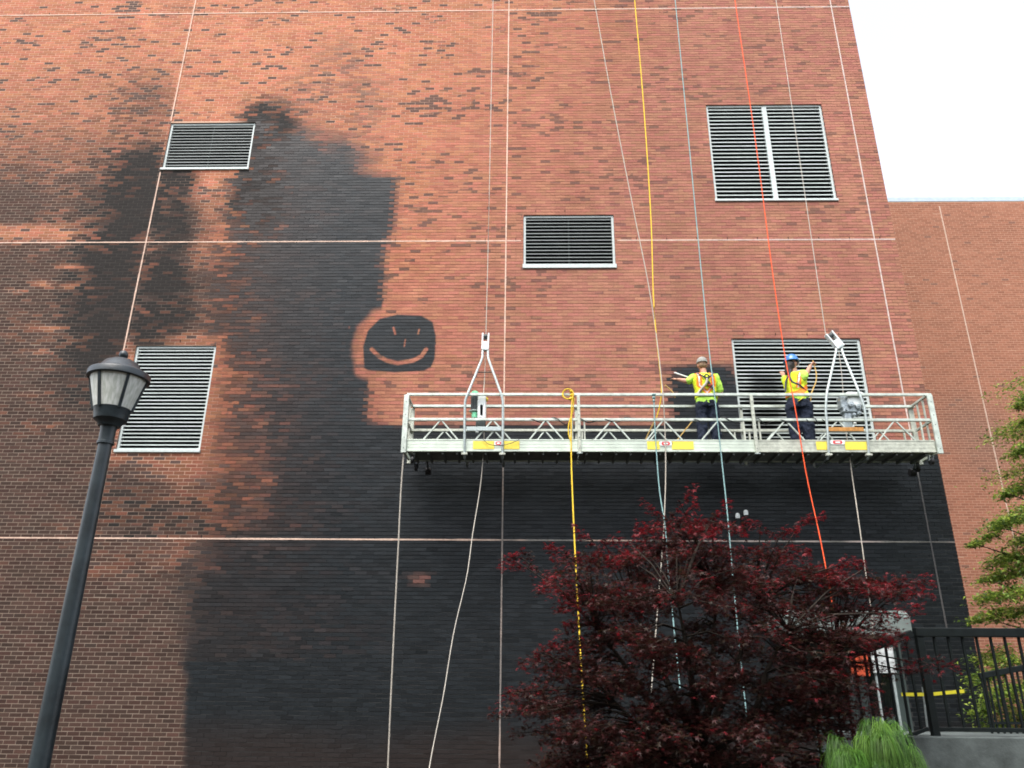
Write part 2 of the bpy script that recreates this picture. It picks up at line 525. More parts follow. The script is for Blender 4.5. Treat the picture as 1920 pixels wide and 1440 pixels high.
    # black streaks under the upper louver
    st = (1 - sst(14, 116, line_d([(288, 260), (272, 330), (246, 400), (215, 480), (196, 570), (185, 640), (175, 720)], u + jx * 0.7 + (n1 - 0.5) * 46, v))) * 1.0
    st = st * sst(225, 320, v) * (1 - .45 * sst(640, 760, v)) * (u < joint)
    st2 = (1 - sst(18, 60, line_d([(326, 330), (316, 400), (322, 440)], u + jx * 0.7 + (n1 - 0.5) * 40, v))) * 0.85
    st3 = (1 - sst(24, 80, line_d([(300, 500), (310, 590), (280, 610)], u + jx * 0.9 + (n1 - 0.5) * 70, v + (rb - .5) * 40))) * 0.85
    st4 = (1 - sst(30, 84, line_d([(505, 245), (505, 320), (482, 380)], u + jx * 0.5, v))) * 0.95
    st5 = (1 - sst(20, 90, line_d([(270, 190), (265, 260)], u + jx, v))) * 0.30
    st6 = (1 - sst(30, 110, line_d([(240, 960), (300, 990), (420, 985)], u + jx, v + ragged))) * 0.45 * (v < 1009)
    g = mott(np.clip(g, 0, 1), .30)
    b = np.maximum.reduce([st, st2 * (u > joint), st3 * (u > joint), st4, st5, st6]) * (0.78 + 0.4 * sst(0.3, 0.6, n2 * 0.5 + rb * 0.5))
    b = mott(np.clip(b, 0, 1), .55)
    if zone: return ((w + soft > 30) & (df > 34)).astype(float)
    return np.clip(s, 0, 1), np.clip(g, 0, 1), np.clip(b, 0, 1), n1, n2


def lerp(a, b, t):
    return a + (np.asarray(b) - a) * t[..., None]


def brick_colour(u, v, X, Z, rb, rc, rd):
    s, g, b, n1, n2 = stains(u, v, X, Z, rb)
    ctr = lambda a: np.repeat(a[:, :-4].mean(1)[:, None], a.shape[1], 1)      # a brick takes or sheds dirt as a whole where the edge is soft
    z = stains(u, v, X, Z, rb, True) * .8
    shed = 0.78 + 0.44 * rd
    s = s + (np.clip(ctr(s) * np.where(ctr(s) < .9, shed, 1), 0, 1) - s) * z
    g = g + (np.clip(ctr(g) * (0.85 + .3 * rd), 0, 1) - g) * .75
    b = b + (np.clip(ctr(b) * shed, 0, 1) - b) * .75
    wash_veil = sst(640, 1330, u + (v - 200) * 0.55 + (n1 - 0.5) * 260)
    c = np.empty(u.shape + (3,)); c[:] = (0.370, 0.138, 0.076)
    c = lerp(c, (0.312, 0.134, 0.092), wash_veil)  # cleaned brick; some of the glare veil is painted into this paler pink
    c = c * (1 - 0.48 * sst(470, 1000, v + (n1 - .5) * 120) * (1 - sst(690, 760, u)))[..., None]        # grime and weaker light painted together, darker low on the left
    c = c * (1 + (rc - .5) * (0.36 - 0.14 * wash_veil))[..., None] * (0.86 + 0.28 * n1)[..., None]
    c[..., 1] *= 0.90 + 0.22 * rd
    c = c * (0.90 + 0.20 * fbm(X * 5.5, Z * 0.35, 61))[..., None]          # rain streaks
    # over-fired dark bricks, in runs
    pd = np.clip((fbm(X * 0.8, Z * 3.2, 21) - 0.52) * 2.2, 0.045, 0.42)
    dk = (rb < pd * (1 - .45 * wash_veil)) * (0.95 - 0.42 * wash_veil)
    c = lerp(c, (0.072, 0.049, 0.042), dk)
    gr = np.empty_like(c); gr[:] = (0.046, 0.028, 0.021)
    gr = gr * (0.72 + 0.6 * rc)[..., None]
    gr[..., 0] *= 0.92 + 0.3 * rd
    c = lerp(c, gr, np.clip(g * 1.05, 0, 1))
    c = lerp(c, (0.0150, 0.0126, 0.0112), np.clip(b * 1.2, 0, 1))
    so = np.empty_like(c); so[:] = (0.0100, 0.0128, 0.0148)
    so = so * (0.75 + 0.5 * rc)[..., None]
    warm = sst(1330, 1420, v + (n1 - 0.5) * 50) * 0.6 + np.interp(u, [430, 640], [0.8, 0.0]) * (v < 1240) * np.interp(v, [990, 1040], [1, .35])
    so = lerp(so, (0.026, 0.0165, 0.0130), np.clip(warm, 0, 1))
    c = lerp(c, so, s)
    r = 0.88 - 0.42 * s - 0.05 * b
    return np.concatenate([c, r[..., None]], -1)


def mortar_colour(u, v, X, Z):
    rb = np.full(u.shape, 0.5)
    s, g, b, n1, n2 = stains(u, v, X, Z, rb)
    wash_veil = np.maximum(sst(640, 1250, u + (v - 150) * 0.75 + (n1 - 0.5) * 260), sst(380, 480, v)) * sst(350, 450, u + (n1 - .5) * 60)
    c = np.empty(u.shape + (3,)); c[:] = (0.56, 0.36, 0.26)
    c = lerp(c, (0.20, 0.092, 0.070), wash_veil)
    c = lerp(c, (0.235, 0.185, 0.145), g * (1 - wash_veil))
    c = lerp(c, (0.05, 0.035, 0.028), g * wash_veil * 0.6)
    c = lerp(c, (0.055, 0.048, 0.042), np.clip(b * 1.1, 0, 1))
    low = sst(1040, 1260, v)
    so = np.empty_like(c); so[:] = (0.009, 0.011, 0.012)
    so = lerp(so, (0.042, 0.042, 0.040), low)  # paler joints low down; the change in joint shading is painted in
    so = lerp(so, (0.060, 0.062, 0.062), sst(1640, 1740, u) * sst(960, 1010, v))
    c = lerp(c, so, s)
    return np.concatenate([c, np.full(u.shape + (1,), 0.9)], -1)


def set_col(me, cols):
    a = me.color_attributes.new("Col", 'FLOAT_COLOR', 'POINT')
    a.data.foreach_set('color', np.ascontiguousarray(cols, dtype=np.float32).ravel())


# ------------------------------------------------------------------ the big brick building
COURSE, STR, JT = 6.03098 / 89, 0.2032, 0.010
V1, V3, CORNER = -7.37516, 7.39272, 7.80937
XL, ZT = -16.0, ZG + 14.6
KB = -int(ZG / COURSE) - 1

LOUV = {}
for key, c4 in {'upper_left': [(320, 230), (477, 230), (467, 319), (303, 319)], 'upper_right': [(1325, 196), (1540, 196), (1570, 377), (1340, 378)],
                'lower_left': [(256, 648), (406, 648), (374, 848), (215, 849)], 'middle': [(982, 403), (1150, 403), (1155, 503), (981, 504)],
                'platform': [(1369, 635), (1613, 635), (1650, 866), (1397, 866)]}.items():
    q = [P(a, b, 0.0) for a, b in c4]
    LOUV[key] = ((q[0][0] + q[3][0]) / 2, (q[1][0] + q[2][0]) / 2, (q[2][2] + q[3][2]) / 2, (q[0][2] + q[1][2]) / 2)   # x0 x1 z0 z1


def brick_list(x0, x1, kb, kt, zbase, holes, seed, shift=0.0):
    r = np.random.default_rng(seed)
    out = []
    for k in range(kb, kt):
        z0, z1 = zbase + k * COURSE + JT / 2, zbase + (k + 1) * COURSE - JT / 2
        o = (STR / 2 if k % 2 else 0.0) + shift
        i0 = math.floor((x0 - o) / STR)
        xs = o + (i0 + np.arange(math.ceil((x1 - x0) / STR) + 2)) * STR
        cuts = [(h[0] - 0.004, h[1] + 0.004) for h in holes if z1 > h[2] and z0 < h[3]]
        for x in xs:
            a, b = max(x + JT / 2, x0), min(x + STR - JT / 2, x1)
            segs = [(a, b)]
            for c0, c1 in cuts:
                ns = []
                for p, q in segs:
                    if q <= c0 or p >= c1: ns.append((p, q)); continue
                    if p < c0: ns.append((p, c0))
                    if q > c1: ns.append((c1, q))
                segs = ns
            for p, q in segs:
                if q - p > 0.025: out.append((p, q, z0, z1))
    return np.array(out), r


def brick_verts(B, yface, r, nseg=4, back=0.06, proud=(0.0035, 0.0075), rows=1):
    """front face split in nseg pieces so that stains can cross a brick"""
    n = len(B)
    prot = yface - (proud[0] + r.random(n) * (proud[1] - proud[0]))
    tilt = r.normal(0, 0.0006, n)
    t = np.linspace(0, 1, nseg + 1)
    jz = r.normal(0, 0.0009, (n, 2))
    xs = B[:, 0:1] + (B[:, 1:2] - B[:, 0:1]) * t
    m = nseg + 1
    q = rows * m                                   # first vertex of the top line
    V = np.zeros((n, m * (rows + 1) + 4, 3))
    for k in range(rows + 1):
        f = k / rows
        V[:, k * m:(k + 1) * m, 0] = xs
        V[:, k * m:(k + 1) * m, 2] = ((B[:, 2] + jz[:, 0]) * (1 - f) + (B[:, 3] + jz[:, 1]) * f)[:, None]
        V[:, k * m:(k + 1) * m, 1] = (prot + tilt * (2 * f - 1))[:, None]
    e = q + m
    V[:, e:, 1] = yface + back
    for k, (a, b) in enumerate(((0, 2), (1, 2), (1, 3), (0, 3))):
        V[:, e + k, 0] = B[:, a]; V[:, e + k, 2] = B[:, b]
    faces = [(k * m + i, k * m + i + 1, (k + 1) * m + i + 1, (k + 1) * m + i) for k in range(rows) for i in range(nseg)]
    faces.append(tuple(q + i for i in range(m)) + (e + 2, e + 3))                       # top
    faces.append(tuple(reversed(range(m))) + (e, e + 1))                                # bottom
    faces.append(tuple(k * m for k in range(rows + 1)) + (e + 3, e))                    # ends
    faces.append(tuple(k * m + nseg for k in reversed(range(rows + 1))) + (e + 1, e + 2))
    return V, faces


def mesh_np(name, V, faces, cols):
    n, k = V.shape[0], V.shape[1]
    me = bpy.data.meshes.new(name)
    me.vertices.add(n * k)
    me.vertices.foreach_set('co', V.reshape(-1).astype(np.float32))
    lens = np.array([len(f) for f in faces]); flat = np.concatenate([np.array(f) for f in faces])
    LV = (np.arange(n)[:, None] * k + flat[None, :]).reshape(-1)
    LT = np.tile(lens, n)
    LS = np.concatenate([[0], np.cumsum(LT)[:-1]])
    me.loops.add(len(LV)); me.loops.foreach_set('vertex_index', LV.astype(np.int32))
    me.polygons.add(len(LT))
    me.polygons.foreach_set('loop_start', LS.astype(np.int32))
    me.polygons.foreach_set('loop_total', LT.astype(np.int32))
    me.polygons.foreach_set('use_smooth', np.zeros(len(LT), bool))
    me.update(calc_edges=True)
    set_col(me, cols.reshape(-1, 4))
    return me


def split_show(B, ycen, blocked, count=300):
    """the bricks that show largest in the photograph and stand clear of what is in front of them"""
    c = np.stack([(B[:, 0] + B[:, 1]) / 2, np.full(len(B), ycen), (B[:, 2] + B[:, 3]) / 2], -1)
    u, v = UV(c)
    d = ((c - CAM) @ MR)[:, 1]
    ok = (u > 12) & (u < 1908) & (v > 10) & (v < 1432) & ((B[:, 1] - B[:, 0]) > 0.15)
    for poly in blocked:
        ok &= sdf(poly, u, v) > 2
    score = np.where(ok, 1 / d ** 2 * (c[:, 1] - CAM[1]) / np.linalg.norm(c - CAM, axis=1), -1)
    return np.argsort(-score)[:count]


main = thing("brick_building", "tall red brick building with louvred vents and a soot black stain down its front", "building", (0, 0, 0))
holes = [(a, b, c, d) for a, b, c, d in LOUV.values()]
door_x0, door_x1 = P(1520, 1300, 0)[0], P(1702, 1300, 0)[0]
holes.append((door_x0, door_x1, 0.06, 2.22))
B, rr_ = brick_list(XL, CORNER, KB, int((ZT - ZG) / COURSE), ZG, holes, 11)
NB = len(B)
RB, RC, RD = rr_.random(NB), rr_.random(NB), rr_.random(NB)
# old pointing is almost flush; on the treated part it is deeper and the upright joints are tight
_c = np.stack([(B[:, 0] + B[:, 1]) / 2, np.zeros(NB), (B[:, 2] + B[:, 3]) / 2], -1)
_u, _v = UV(_c)
_s = stains(_u, _v, _c[:, 0], _c[:, 2] - ZG, RB)[0]
_t = np.clip(np.maximum(_s, np.maximum(sst(640, 1250, _u + (_v - 150) * 0.75), sst(380, 480, _v)) * sst(350, 450, _u)), 0, 1)
_full = (B[:, 1] - B[:, 0]) > STR - JT - 0.002
B[:, 0] -= 0.0032 * _t * _full
B[:, 1] += 0.0032 * _t * _full
VB, FB = brick_verts(B, 0.0, rr_, proud=(0.0012 + 0.0015 * _t, 0.0026 + 0.0046 * _t))
uu, vv = UV(VB)
ones = np.ones(VB.shape[:2])
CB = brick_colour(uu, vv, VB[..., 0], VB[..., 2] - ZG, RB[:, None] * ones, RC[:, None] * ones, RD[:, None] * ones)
MAPLE = [(930, 1020), (1100, 985), (1280, 915), (1540, 950), (1750, 1070), (1800, 1250), (1920, 1300), (1920, 1500), (1000, 1500), (930, 1330)]
RAIL = [(1690, 1140), (1950, 1140), (1950, 1500), (1690, 1500)]
LAMPZ = [(160, 660), (290, 660), (270, 800), (215, 840), (110, 1500), (40, 1500), (165, 840)]
big = split_show(B, 0.0, [MAPLE, RAIL, LAMPZ])
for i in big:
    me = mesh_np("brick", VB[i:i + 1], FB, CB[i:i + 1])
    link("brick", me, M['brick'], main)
rest = np.setdiff1d(np.arange(NB), big)
fine = rest[(_u[rest] > 650) & (_u[rest] < 840) & (_v[rest] > 560) & (_v[rest] < 812)]
rest = np.setdiff1d(rest, fine)
VF, FF = brick_verts(B[fine], 0.0, rr_, 16, proud=(0.0012 + 0.0015 * _t[fine], 0.0022 + 0.0028 * _t[fine]), rows=4)
uf, vf = UV(VF)
of = np.ones(VF.shape[:2])
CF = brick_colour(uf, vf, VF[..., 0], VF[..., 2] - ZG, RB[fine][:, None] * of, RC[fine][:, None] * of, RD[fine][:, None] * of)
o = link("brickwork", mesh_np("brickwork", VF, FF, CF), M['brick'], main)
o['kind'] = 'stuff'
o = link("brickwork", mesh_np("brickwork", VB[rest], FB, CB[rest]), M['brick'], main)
o['kind'] = 'stuff'


def mortar_sheet(name, x0, x1, z0, z1, y, step, holes, colf, parent, zoff):
    gx = np.unique(np.round(np.concatenate([np.arange(x0, x1, step), [x1]] + [[h[0], h[1]] for h in holes]), 4))
    gz = np.unique(np.round(np.concatenate([np.arange(z0, z1, step), [z1]] + [[h[2], h[3]] for h in holes]), 4))
    if name == 'mortar_bed' and zoff == ZG and len(holes) > 3:      # finer sheet under the drawn face
        fa, fb = P(655, 705, 0), P(835, 575, 0)
        gx = np.unique(np.round(np.concatenate([gx, np.arange(fa[0], fb[0], .02)]), 4)); gz = np.unique(np.round(np.concatenate([gz, np.arange(fa[2], fb[2], .02)]), 4))
    gx = gx[(gx >= x0) & (gx <= x1)]; gz = gz[(gz >= z0) & (gz <= z1)]
    XX, ZZ = np.meshgrid(gx, gz)
    V = np.stack([XX, np.full(XX.shape, y), ZZ], -1).reshape(-1, 3)
    nx = len(gx)
    ii, jj = np.meshgrid(np.arange(nx - 1), np.arange(len(gz) - 1))
    cx = (gx[ii] + gx[ii + 1]) / 2; cz = (gz[jj] + gz[jj + 1]) / 2
    keep = np.ones(ii.shape, bool)
    for h in holes: keep &= ~((cx > h[0]) & (cx < h[1]) & (cz > h[2]) & (cz < h[3]))
    a = (jj * nx + ii)[keep]
    Fq = np.stack([a, a + 1, a + 1 + nx, a + nx], -1)
    me = bpy.data.meshes.new(name)
    me.from_pydata(V.tolist(), [], Fq.tolist())
    u, v = UV(V)
    set_col(me, colf(u, v, V[:, 0], V[:, 2] - zoff))
    return link(name, me, M['mortar'], parent)


mortar_sheet("mortar_bed", XL, CORNER, 0.0, ZT, 0.0, 0.05, holes, mortar_colour, main, ZG)
# side wall, roof and back of the block
MB().box((XL, 0.13, 0), (CORNER - 0.001, 9.0, ZT - 0.01)).build("wall_core", mat("core_masonry", (0.20, 0.085, 0.06), 0.9, 0, 0.2, 3.0, 0.3, 30), main)
MB().box((XL - .03, -0.06, ZT + 0.002), (CORNER + 0.05, 9.05, ZT + 0.14)).build("coping", M['coping'], main, 0.008)
# brick return at the corner
bc, rc_ = [], np.random.default_rng(5)
for k in range(KB, int((ZT - ZG) / COURSE)):
    for j in range(3):
        y0 = 0.062 + j * STR + (STR / 2 if k % 2 else 0) - STR / 2
        bc.append((max(y0 + .005, 0.062), y0 + STR - .005, ZG + k * COURSE + .005, ZG + (k + 1) * COURSE - .005))
bm_ = MB()
for y0, y1, z0, z1 in bc:
    bm_.box((CORNER - 0.02, y0, z0), (CORNER + 0.001, y1, z1))
o = bm_.build("corner_brickwork", mat("corner_brick", (0.16, 0.075, 0.055), 0.9, 0, 0.4, 12), main)
o['kind'] = 'stuff'

# sealed movement joints
JC = 0.025


def joint(a, b, horizontal):
    n = 160
    t = np.linspace(0, 1, n)
    w = JC / 2 * (1 + 0.12 * np.random.default_rng(int(abs(a[0] * 10 + a[1] * 100))).normal(0, 1, (n, 1)))
    p = np.array(a) + (np.array(b) - np.array(a)) * t[:, None]
    off = np.array([0, 0, 1.0]) if horizontal else np.array([1.0, 0, 0])
    yb = -0.0085 if horizontal else -0.0105
    p3 = np.stack([p[:, 0], np.full(n, yb), p[:, 1]], -1)
    V = np.concatenate([p3 - off * w, p3 + off * w, p3 - off * w + [0, 0.012, 0], p3 + off * w + [0, 0.012, 0]])
    fs = []
    for i in range(n - 1):
        A, Bq, C, D = i, i + n, i + 2 * n, i + 3 * n
        fs += [(A, A + 1, Bq + 1, Bq), (C, C + 1, A + 1, A), (Bq, Bq + 1, D + 1, D)]
    me = bpy.data.meshes.new("control_joint")
    me.from_pydata(V.tolist(), [], fs)
    u, v = UV(V)
    s, g, b_, n1, n2 = stains(u, v, V[:, 0], V[:, 2] - ZG, np.full(len(u), .5))
    c = np.empty((len(u), 3)); c[:] = (0.58, 0.41, 0.32)
    c = lerp(c, (0.50, 0.41, 0.37), sst(1100, 1500, u))
    dirt = fbm(V[:, 0] * 2.2, V[:, 2] * 2.2, 31)
    c = lerp(c, (0.20, 0.19, 0.17), np.clip(s * sst(0.30, 0.62, dirt) * (0.2 + 0.8 * sst(850, 1000, u)) * 1.1, 0, 1))
    if not horizontal: c = lerp(c, (0.10, 0.10, 0.10), s * (0.55 + 0.35 * (V[:, 0] > 5)))
    c = lerp(c, (0.05, 0.05, 0.05), sst(1690, 1740, u) * (v > 900) * 0.6)
    set_col(me, np.concatenate([c, np.full((len(u), 1), .7)], -1))
    return link("control_joint", me, M['sealant'], main)


def gaps(fix, a, b, horizontal):
    """pieces of a joint between the openings"""
    cut = []
    for x0, x1, z0, z1 in holes:
        lo, hi, p0, p1 = (z0, z1, x0, x1) if horizontal else (x0, x1, z0, z1)
        if lo - .03 < fix < hi + .03: cut.append((p0 - .05, p1 + .05))
    segs = [(a, b)]
    for c0, c1 in cut:
        segs = [s_ for p, q in segs for s_ in (((p, min(q, c0)),) if q > p and p < c0 else ()) + (((max(p, c1), q),) if q > c1 else ())]
    return [(p, q) for p, q in segs if q - p > .05]


for zj in (0.0, 6.03098, 12.192):
    for p, q in gaps(zj + ZG, XL, CORNER - .004, True): joint((p, zj + ZG), (q, zj + ZG), True)
for xj in (V1, 0.0, V3):
    for p, q in gaps(xj, 0.02, ZT - .01, False): joint((xj, p), (xj, q), False)
# weep slots in the course over each long joint and over the louvers
wb = []
for zj, x0, x1 in ((0.0, -12.0, 7.6), (6.03098, -12.0, 7.6), (12.192, -12, 7.4)):
    x = x0
    while x < x1:
        wb.append((x + random.uniform(-.01, .01), zj + ZG + COURSE * 0.5)); x += STR * 3
for key in ('platform', 'middle', 'lower_left'):
    a, b, c, d = LOUV[key]
    for k in range(4 if key == 'platform' else 2): wb.append((a + .25 + k * .60, d + COURSE * 1.4))
for x, z in wb:
    if any(h[0] - .1 < x < h[1] + .1 and h[2] - .1 < z < h[3] + .02 for h in holes): continue
    MB().box((x - .006, -0.0092, z - .024), (x + .006, 0.002, z + .024)).build("weep_slot", M['weep'], main)


# louvred vents
def louver(key, pitch, mullion=None, sill=0.055, bright=1.02):
    x0, x1, z0, z1 = LOUV[key]
    fr, yf = 0.045, 0.030                           # frame width, set back from the brick face
    b = MB()
    b.box((x0, yf, z1 - fr), (x1, 0.10, z1)); b.box((x0, yf, z0 + sill), (x0 + fr, 0.10, z1 - fr))
    b.box((x1 - fr, yf, z0 + sill), (x1, 0.10, z1 - fr))
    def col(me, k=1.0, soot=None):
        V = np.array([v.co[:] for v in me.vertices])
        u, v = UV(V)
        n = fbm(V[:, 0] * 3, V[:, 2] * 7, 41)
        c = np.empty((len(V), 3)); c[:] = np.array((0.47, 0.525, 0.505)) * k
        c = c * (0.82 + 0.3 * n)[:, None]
        blade_shade = sst(0.0390, 0.0392, V[:, 1]) * (V[:, 1] < .083) * (k != 1.0) 
        c = lerp(c, (0.045, 0.05, 0.05), blade_shade * .9)  # blades behind the lip darkened; shade between the slats is painted in
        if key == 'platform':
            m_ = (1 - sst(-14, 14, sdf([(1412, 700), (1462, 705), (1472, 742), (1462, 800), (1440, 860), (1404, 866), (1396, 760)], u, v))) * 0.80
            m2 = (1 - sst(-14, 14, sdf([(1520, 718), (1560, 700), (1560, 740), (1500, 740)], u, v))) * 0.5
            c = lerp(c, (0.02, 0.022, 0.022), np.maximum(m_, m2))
        set_col(me, np.concatenate([c, np.full((len(V), 1), .42)], -1))
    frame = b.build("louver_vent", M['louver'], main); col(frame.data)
    frame['label'] = {'upper_left': "small louvred vent beside the black plume", 'upper_right': "large white louvred vent with a centre post", 'lower_left': "tall louvred vent behind the street lamp",
                      'middle': "single louvred vent in the middle of the wall", 'platform': "wide louvred vent behind the worker in the hard hat"}[key]
    s = MB(); s.box((x0 - .015, -0.035, z0), (x1 + .015, 0.10, z0 + sill))
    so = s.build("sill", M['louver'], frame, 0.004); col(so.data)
    if mullion:
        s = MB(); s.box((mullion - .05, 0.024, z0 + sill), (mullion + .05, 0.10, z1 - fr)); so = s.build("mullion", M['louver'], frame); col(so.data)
    s = MB(); s.box((x0 + .002, 0.101, z0 + .002), (x1 - .002, 0.128, z1 - .002)); s.build("backing", M['black_void'], frame)
    spans = [(x0 + fr, x1 - fr)] if not mullion else [(x0 + fr, mullion - .05), (mullion + .05, x1 - fr)]
    n = int(round((z1 - fr - z0 - sill) / pitch))
    pit = (z1 - fr - z0 - sill) / n
    for a, c in spans:
        if key in ('upper_left', 'middle'):
            mb = MB(); xm = (a + c) / 2
            mb.box((xm - .012, 0.088, z0 + sill), (xm + .012, 0.099, z1 - fr)); mb.build("stiffener", M['motor'], frame)
        for i in range(n):
            zl = z0 + sill + pit * (i + 0.25) + random.uniform(-.0015, .0015)
            m_ = MB()
            ns = 14
            lip = 0.021 if key in ('upper_right', 'platform', 'lower_left') else 0.016
            pa_ = [(0.036, 0.0), (0.036, lip), (0.039, lip), (0.039, 0.0)]
            pb2 = [(0.0392, lip - .003), (0.0392, lip), (0.080, lip + .014), (0.080, lip + .011)]
            for prof in (pa_, pb2):
                b0 = len(m_.v)
                for k in range(ns + 1):
                    x = a + (c - a) * k / ns
                    m_.v += [(x, py, zl + pz) for py, pz in prof]
                for k in range(ns):
                    for j in range(4):
                        j2 = (j + 1) % 4
                        m_.f.append((b0 + k * 4 + j, b0 + k * 4 + j2, b0 + k * 4 + 4 + j2, b0 + k * 4 + 4 + j))
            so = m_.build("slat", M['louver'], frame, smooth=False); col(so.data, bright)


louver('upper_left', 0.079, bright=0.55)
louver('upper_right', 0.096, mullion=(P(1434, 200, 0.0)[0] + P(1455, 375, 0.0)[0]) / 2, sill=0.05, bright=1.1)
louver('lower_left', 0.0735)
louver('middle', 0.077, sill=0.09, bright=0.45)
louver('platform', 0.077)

# entrance: canopy and door in the dark corner
cx0, cx1 = P(1470, 1143, -1.0)[0], P(1704, 1143, -1.0)[0]
cz1 = P(1600, 1143, -1.0)[2]
canopy = MB()
canopy.box((cx0, -1.0, cz1 - 0.38), (cx1, -0.012, cz1 - 0.10)); canopy.add(
    [(cx0, -1.0, cz1 - .10), (cx1, -1.0, cz1 - .10), (cx1, -.86, cz1), (cx0, -.86, cz1), (cx0, -.012, cz1 - .10), (cx1, -.012, cz1 - .10), (cx1, -.012, cz1), (cx0, -.012, cz1)],
    [(0, 1, 2, 3), (3, 2, 6, 7), (1, 5, 6, 2), (4, 0, 3, 7)])
canopy.build("canopy", M['canopy'], main, 0.006)
dz0, dz1 = 0.06, 2.22
d = MB(); d.box((door_x0, 0.0, dz0), (door_x0 + .07, .09, dz1)); d.box((door_x1 - .07, 0, dz0), (door_x1, .09, dz1)); d.box((door_x0 + .07, 0, dz1 - .08), (door_x1 - .07, .09, dz1))
dm = (door_x0 + door_x1) / 2
d.box((dm - .05, .01, dz0), (dm + .05, .08, dz1 - .08))
door = d.build("door", M['door'], main, 0.004)
for a, b in ((door_x0 + .07, dm - .05), (dm + .05, door_x1 - .07)):
    lf = MB(); w = .10
    lf.box((a, .02, dz0), (a + w, .07, dz1 - .09)); lf.box((b - w, .02, dz0), (b, .07, dz1 - .09)); lf.box((a + w, .02, dz0), (b - w, .07, dz0 + .2)); lf.box((a + w, .02, dz1 - .2), (b - w, .07, dz1 - .09))
    lf.box((a + w, .02, dz0 + .95), (b - w, .07, dz0 + 1.06))
    lf.build("frame", M['door'], door, 0.003)
    g = MB(); g.box((a + w, .04, dz0 + .2), (b - w, .05, dz0 + .95)); g.box((a + w, .04, dz0 + 1.06), (b - w, .05, dz1 - .2)); g.build("pane", M['glass'], door)

# ------------------------------------------------------------------ the wing set back on the right
WY = 6.25
wing = thing("brick_wing", "plainer brick wing set back behind the building's right corner, pale metal cap on top", "building", (0, WY, 0))
wx0, wx1, wzt = 6.8, 20.0, P(1780, 377.5, WY)[2]
Bw, rw_ = brick_list(wx0, wx1, 0, int(wzt / COURSE), 0.0, [], 23, 0.05)
rbw, rcw, rdw = rw_.random(len(Bw)), rw_.random(len(Bw)), rw_.random(len(Bw))
VW, FW = brick_verts(Bw, WY, rw_, 1, proud=(.001, .0024))
uw, vw = UV(VW)
n1 = fbm(VW[..., 0] * .6, VW[..., 2] * .6, 51)
cw = np.empty(VW.shape); cw[:] = (0.275, 0.115, 0.070)
cw = cw * (0.87 + 0.26 * rcw[:, None, None]) * (0.8 + .4 * n1[..., None])
cw = lerp(cw, (0.12, 0.07, 0.055), (rbw[:, None] < 0.014) * np.ones(VW.shape[:2]) * .6)
gw = (1 - sst(10, 90, line_d([(1815, 800), (1850, 840)], uw, vw))) * .35
cw = lerp(cw, (0.10, 0.08, 0.066), gw)
CW = np.concatenate([cw, np.full(VW.shape[:2] + (1,), .88)], -1)
GTREE = [(1800, 1040), (1830, 990), (1885, 900), (1900, 720), (1960, 720), (1960, 1500), (1690, 1500), (1690, 1160), (1800, 1160)]
MAINP = [(1500, 0), (1590, -5), (1662, 372), (1778, 905), (1860, 1400), (1500, 1400)]
VWl = VW.copy(); VWl[..., 1] -= WY
bigw = split_show(Bw, WY, [GTREE, MAINP])
for i in bigw:
    link("brick", mesh_np("brick", VWl[i:i + 1], FW, CW[i:i + 1]), M['brick'], wing)
restw = np.setdiff1d(np.arange(len(Bw)), bigw)
o = link("brickwork", mesh_np("brickwork", VWl[restw], FW, CW[restw]), M['brick'], wing)
o['kind'] = 'stuff'
b = MB(); b.box((wx0, WY, 0), (wx1, WY + 6, wzt - 0.005))
o = b.build("mortar_bed", None, wing)
me = o.data
set_col(me, np.tile(np.array([[0.46, 0.29, 0.20, .9]]), (len(me.vertices), 1)))
me.materials.append(M['mortar'])
MB().box((wx0 - .02, WY - .012, wzt - .01), (wx1, WY + 6.05, wzt + .15)).build("coping", M['coping'], wing, .01)
xj = P(1800, 560, WY)[0]
b = MB(); b.box((xj - .016, WY - .0095, 0.02), (xj + .016, WY + .002, wzt - .17))
o = b.build("control_joint", None, wing)
set_col(o.data, np.tile(np.array([[0.50, 0.36, 0.28, .8]]), (len(o.data.vertices), 1)))
o.data.materials.append(M['sealant'])

# ------------------------------------------------------------------ ground
g = MB(); g.add([(-600, -600, 0), (600, -600, 0), (600, 600, 0), (-600, 600, 0)], [(0, 1, 2, 3)])
tag(g.build("ground", M['soil']), kind='structure')

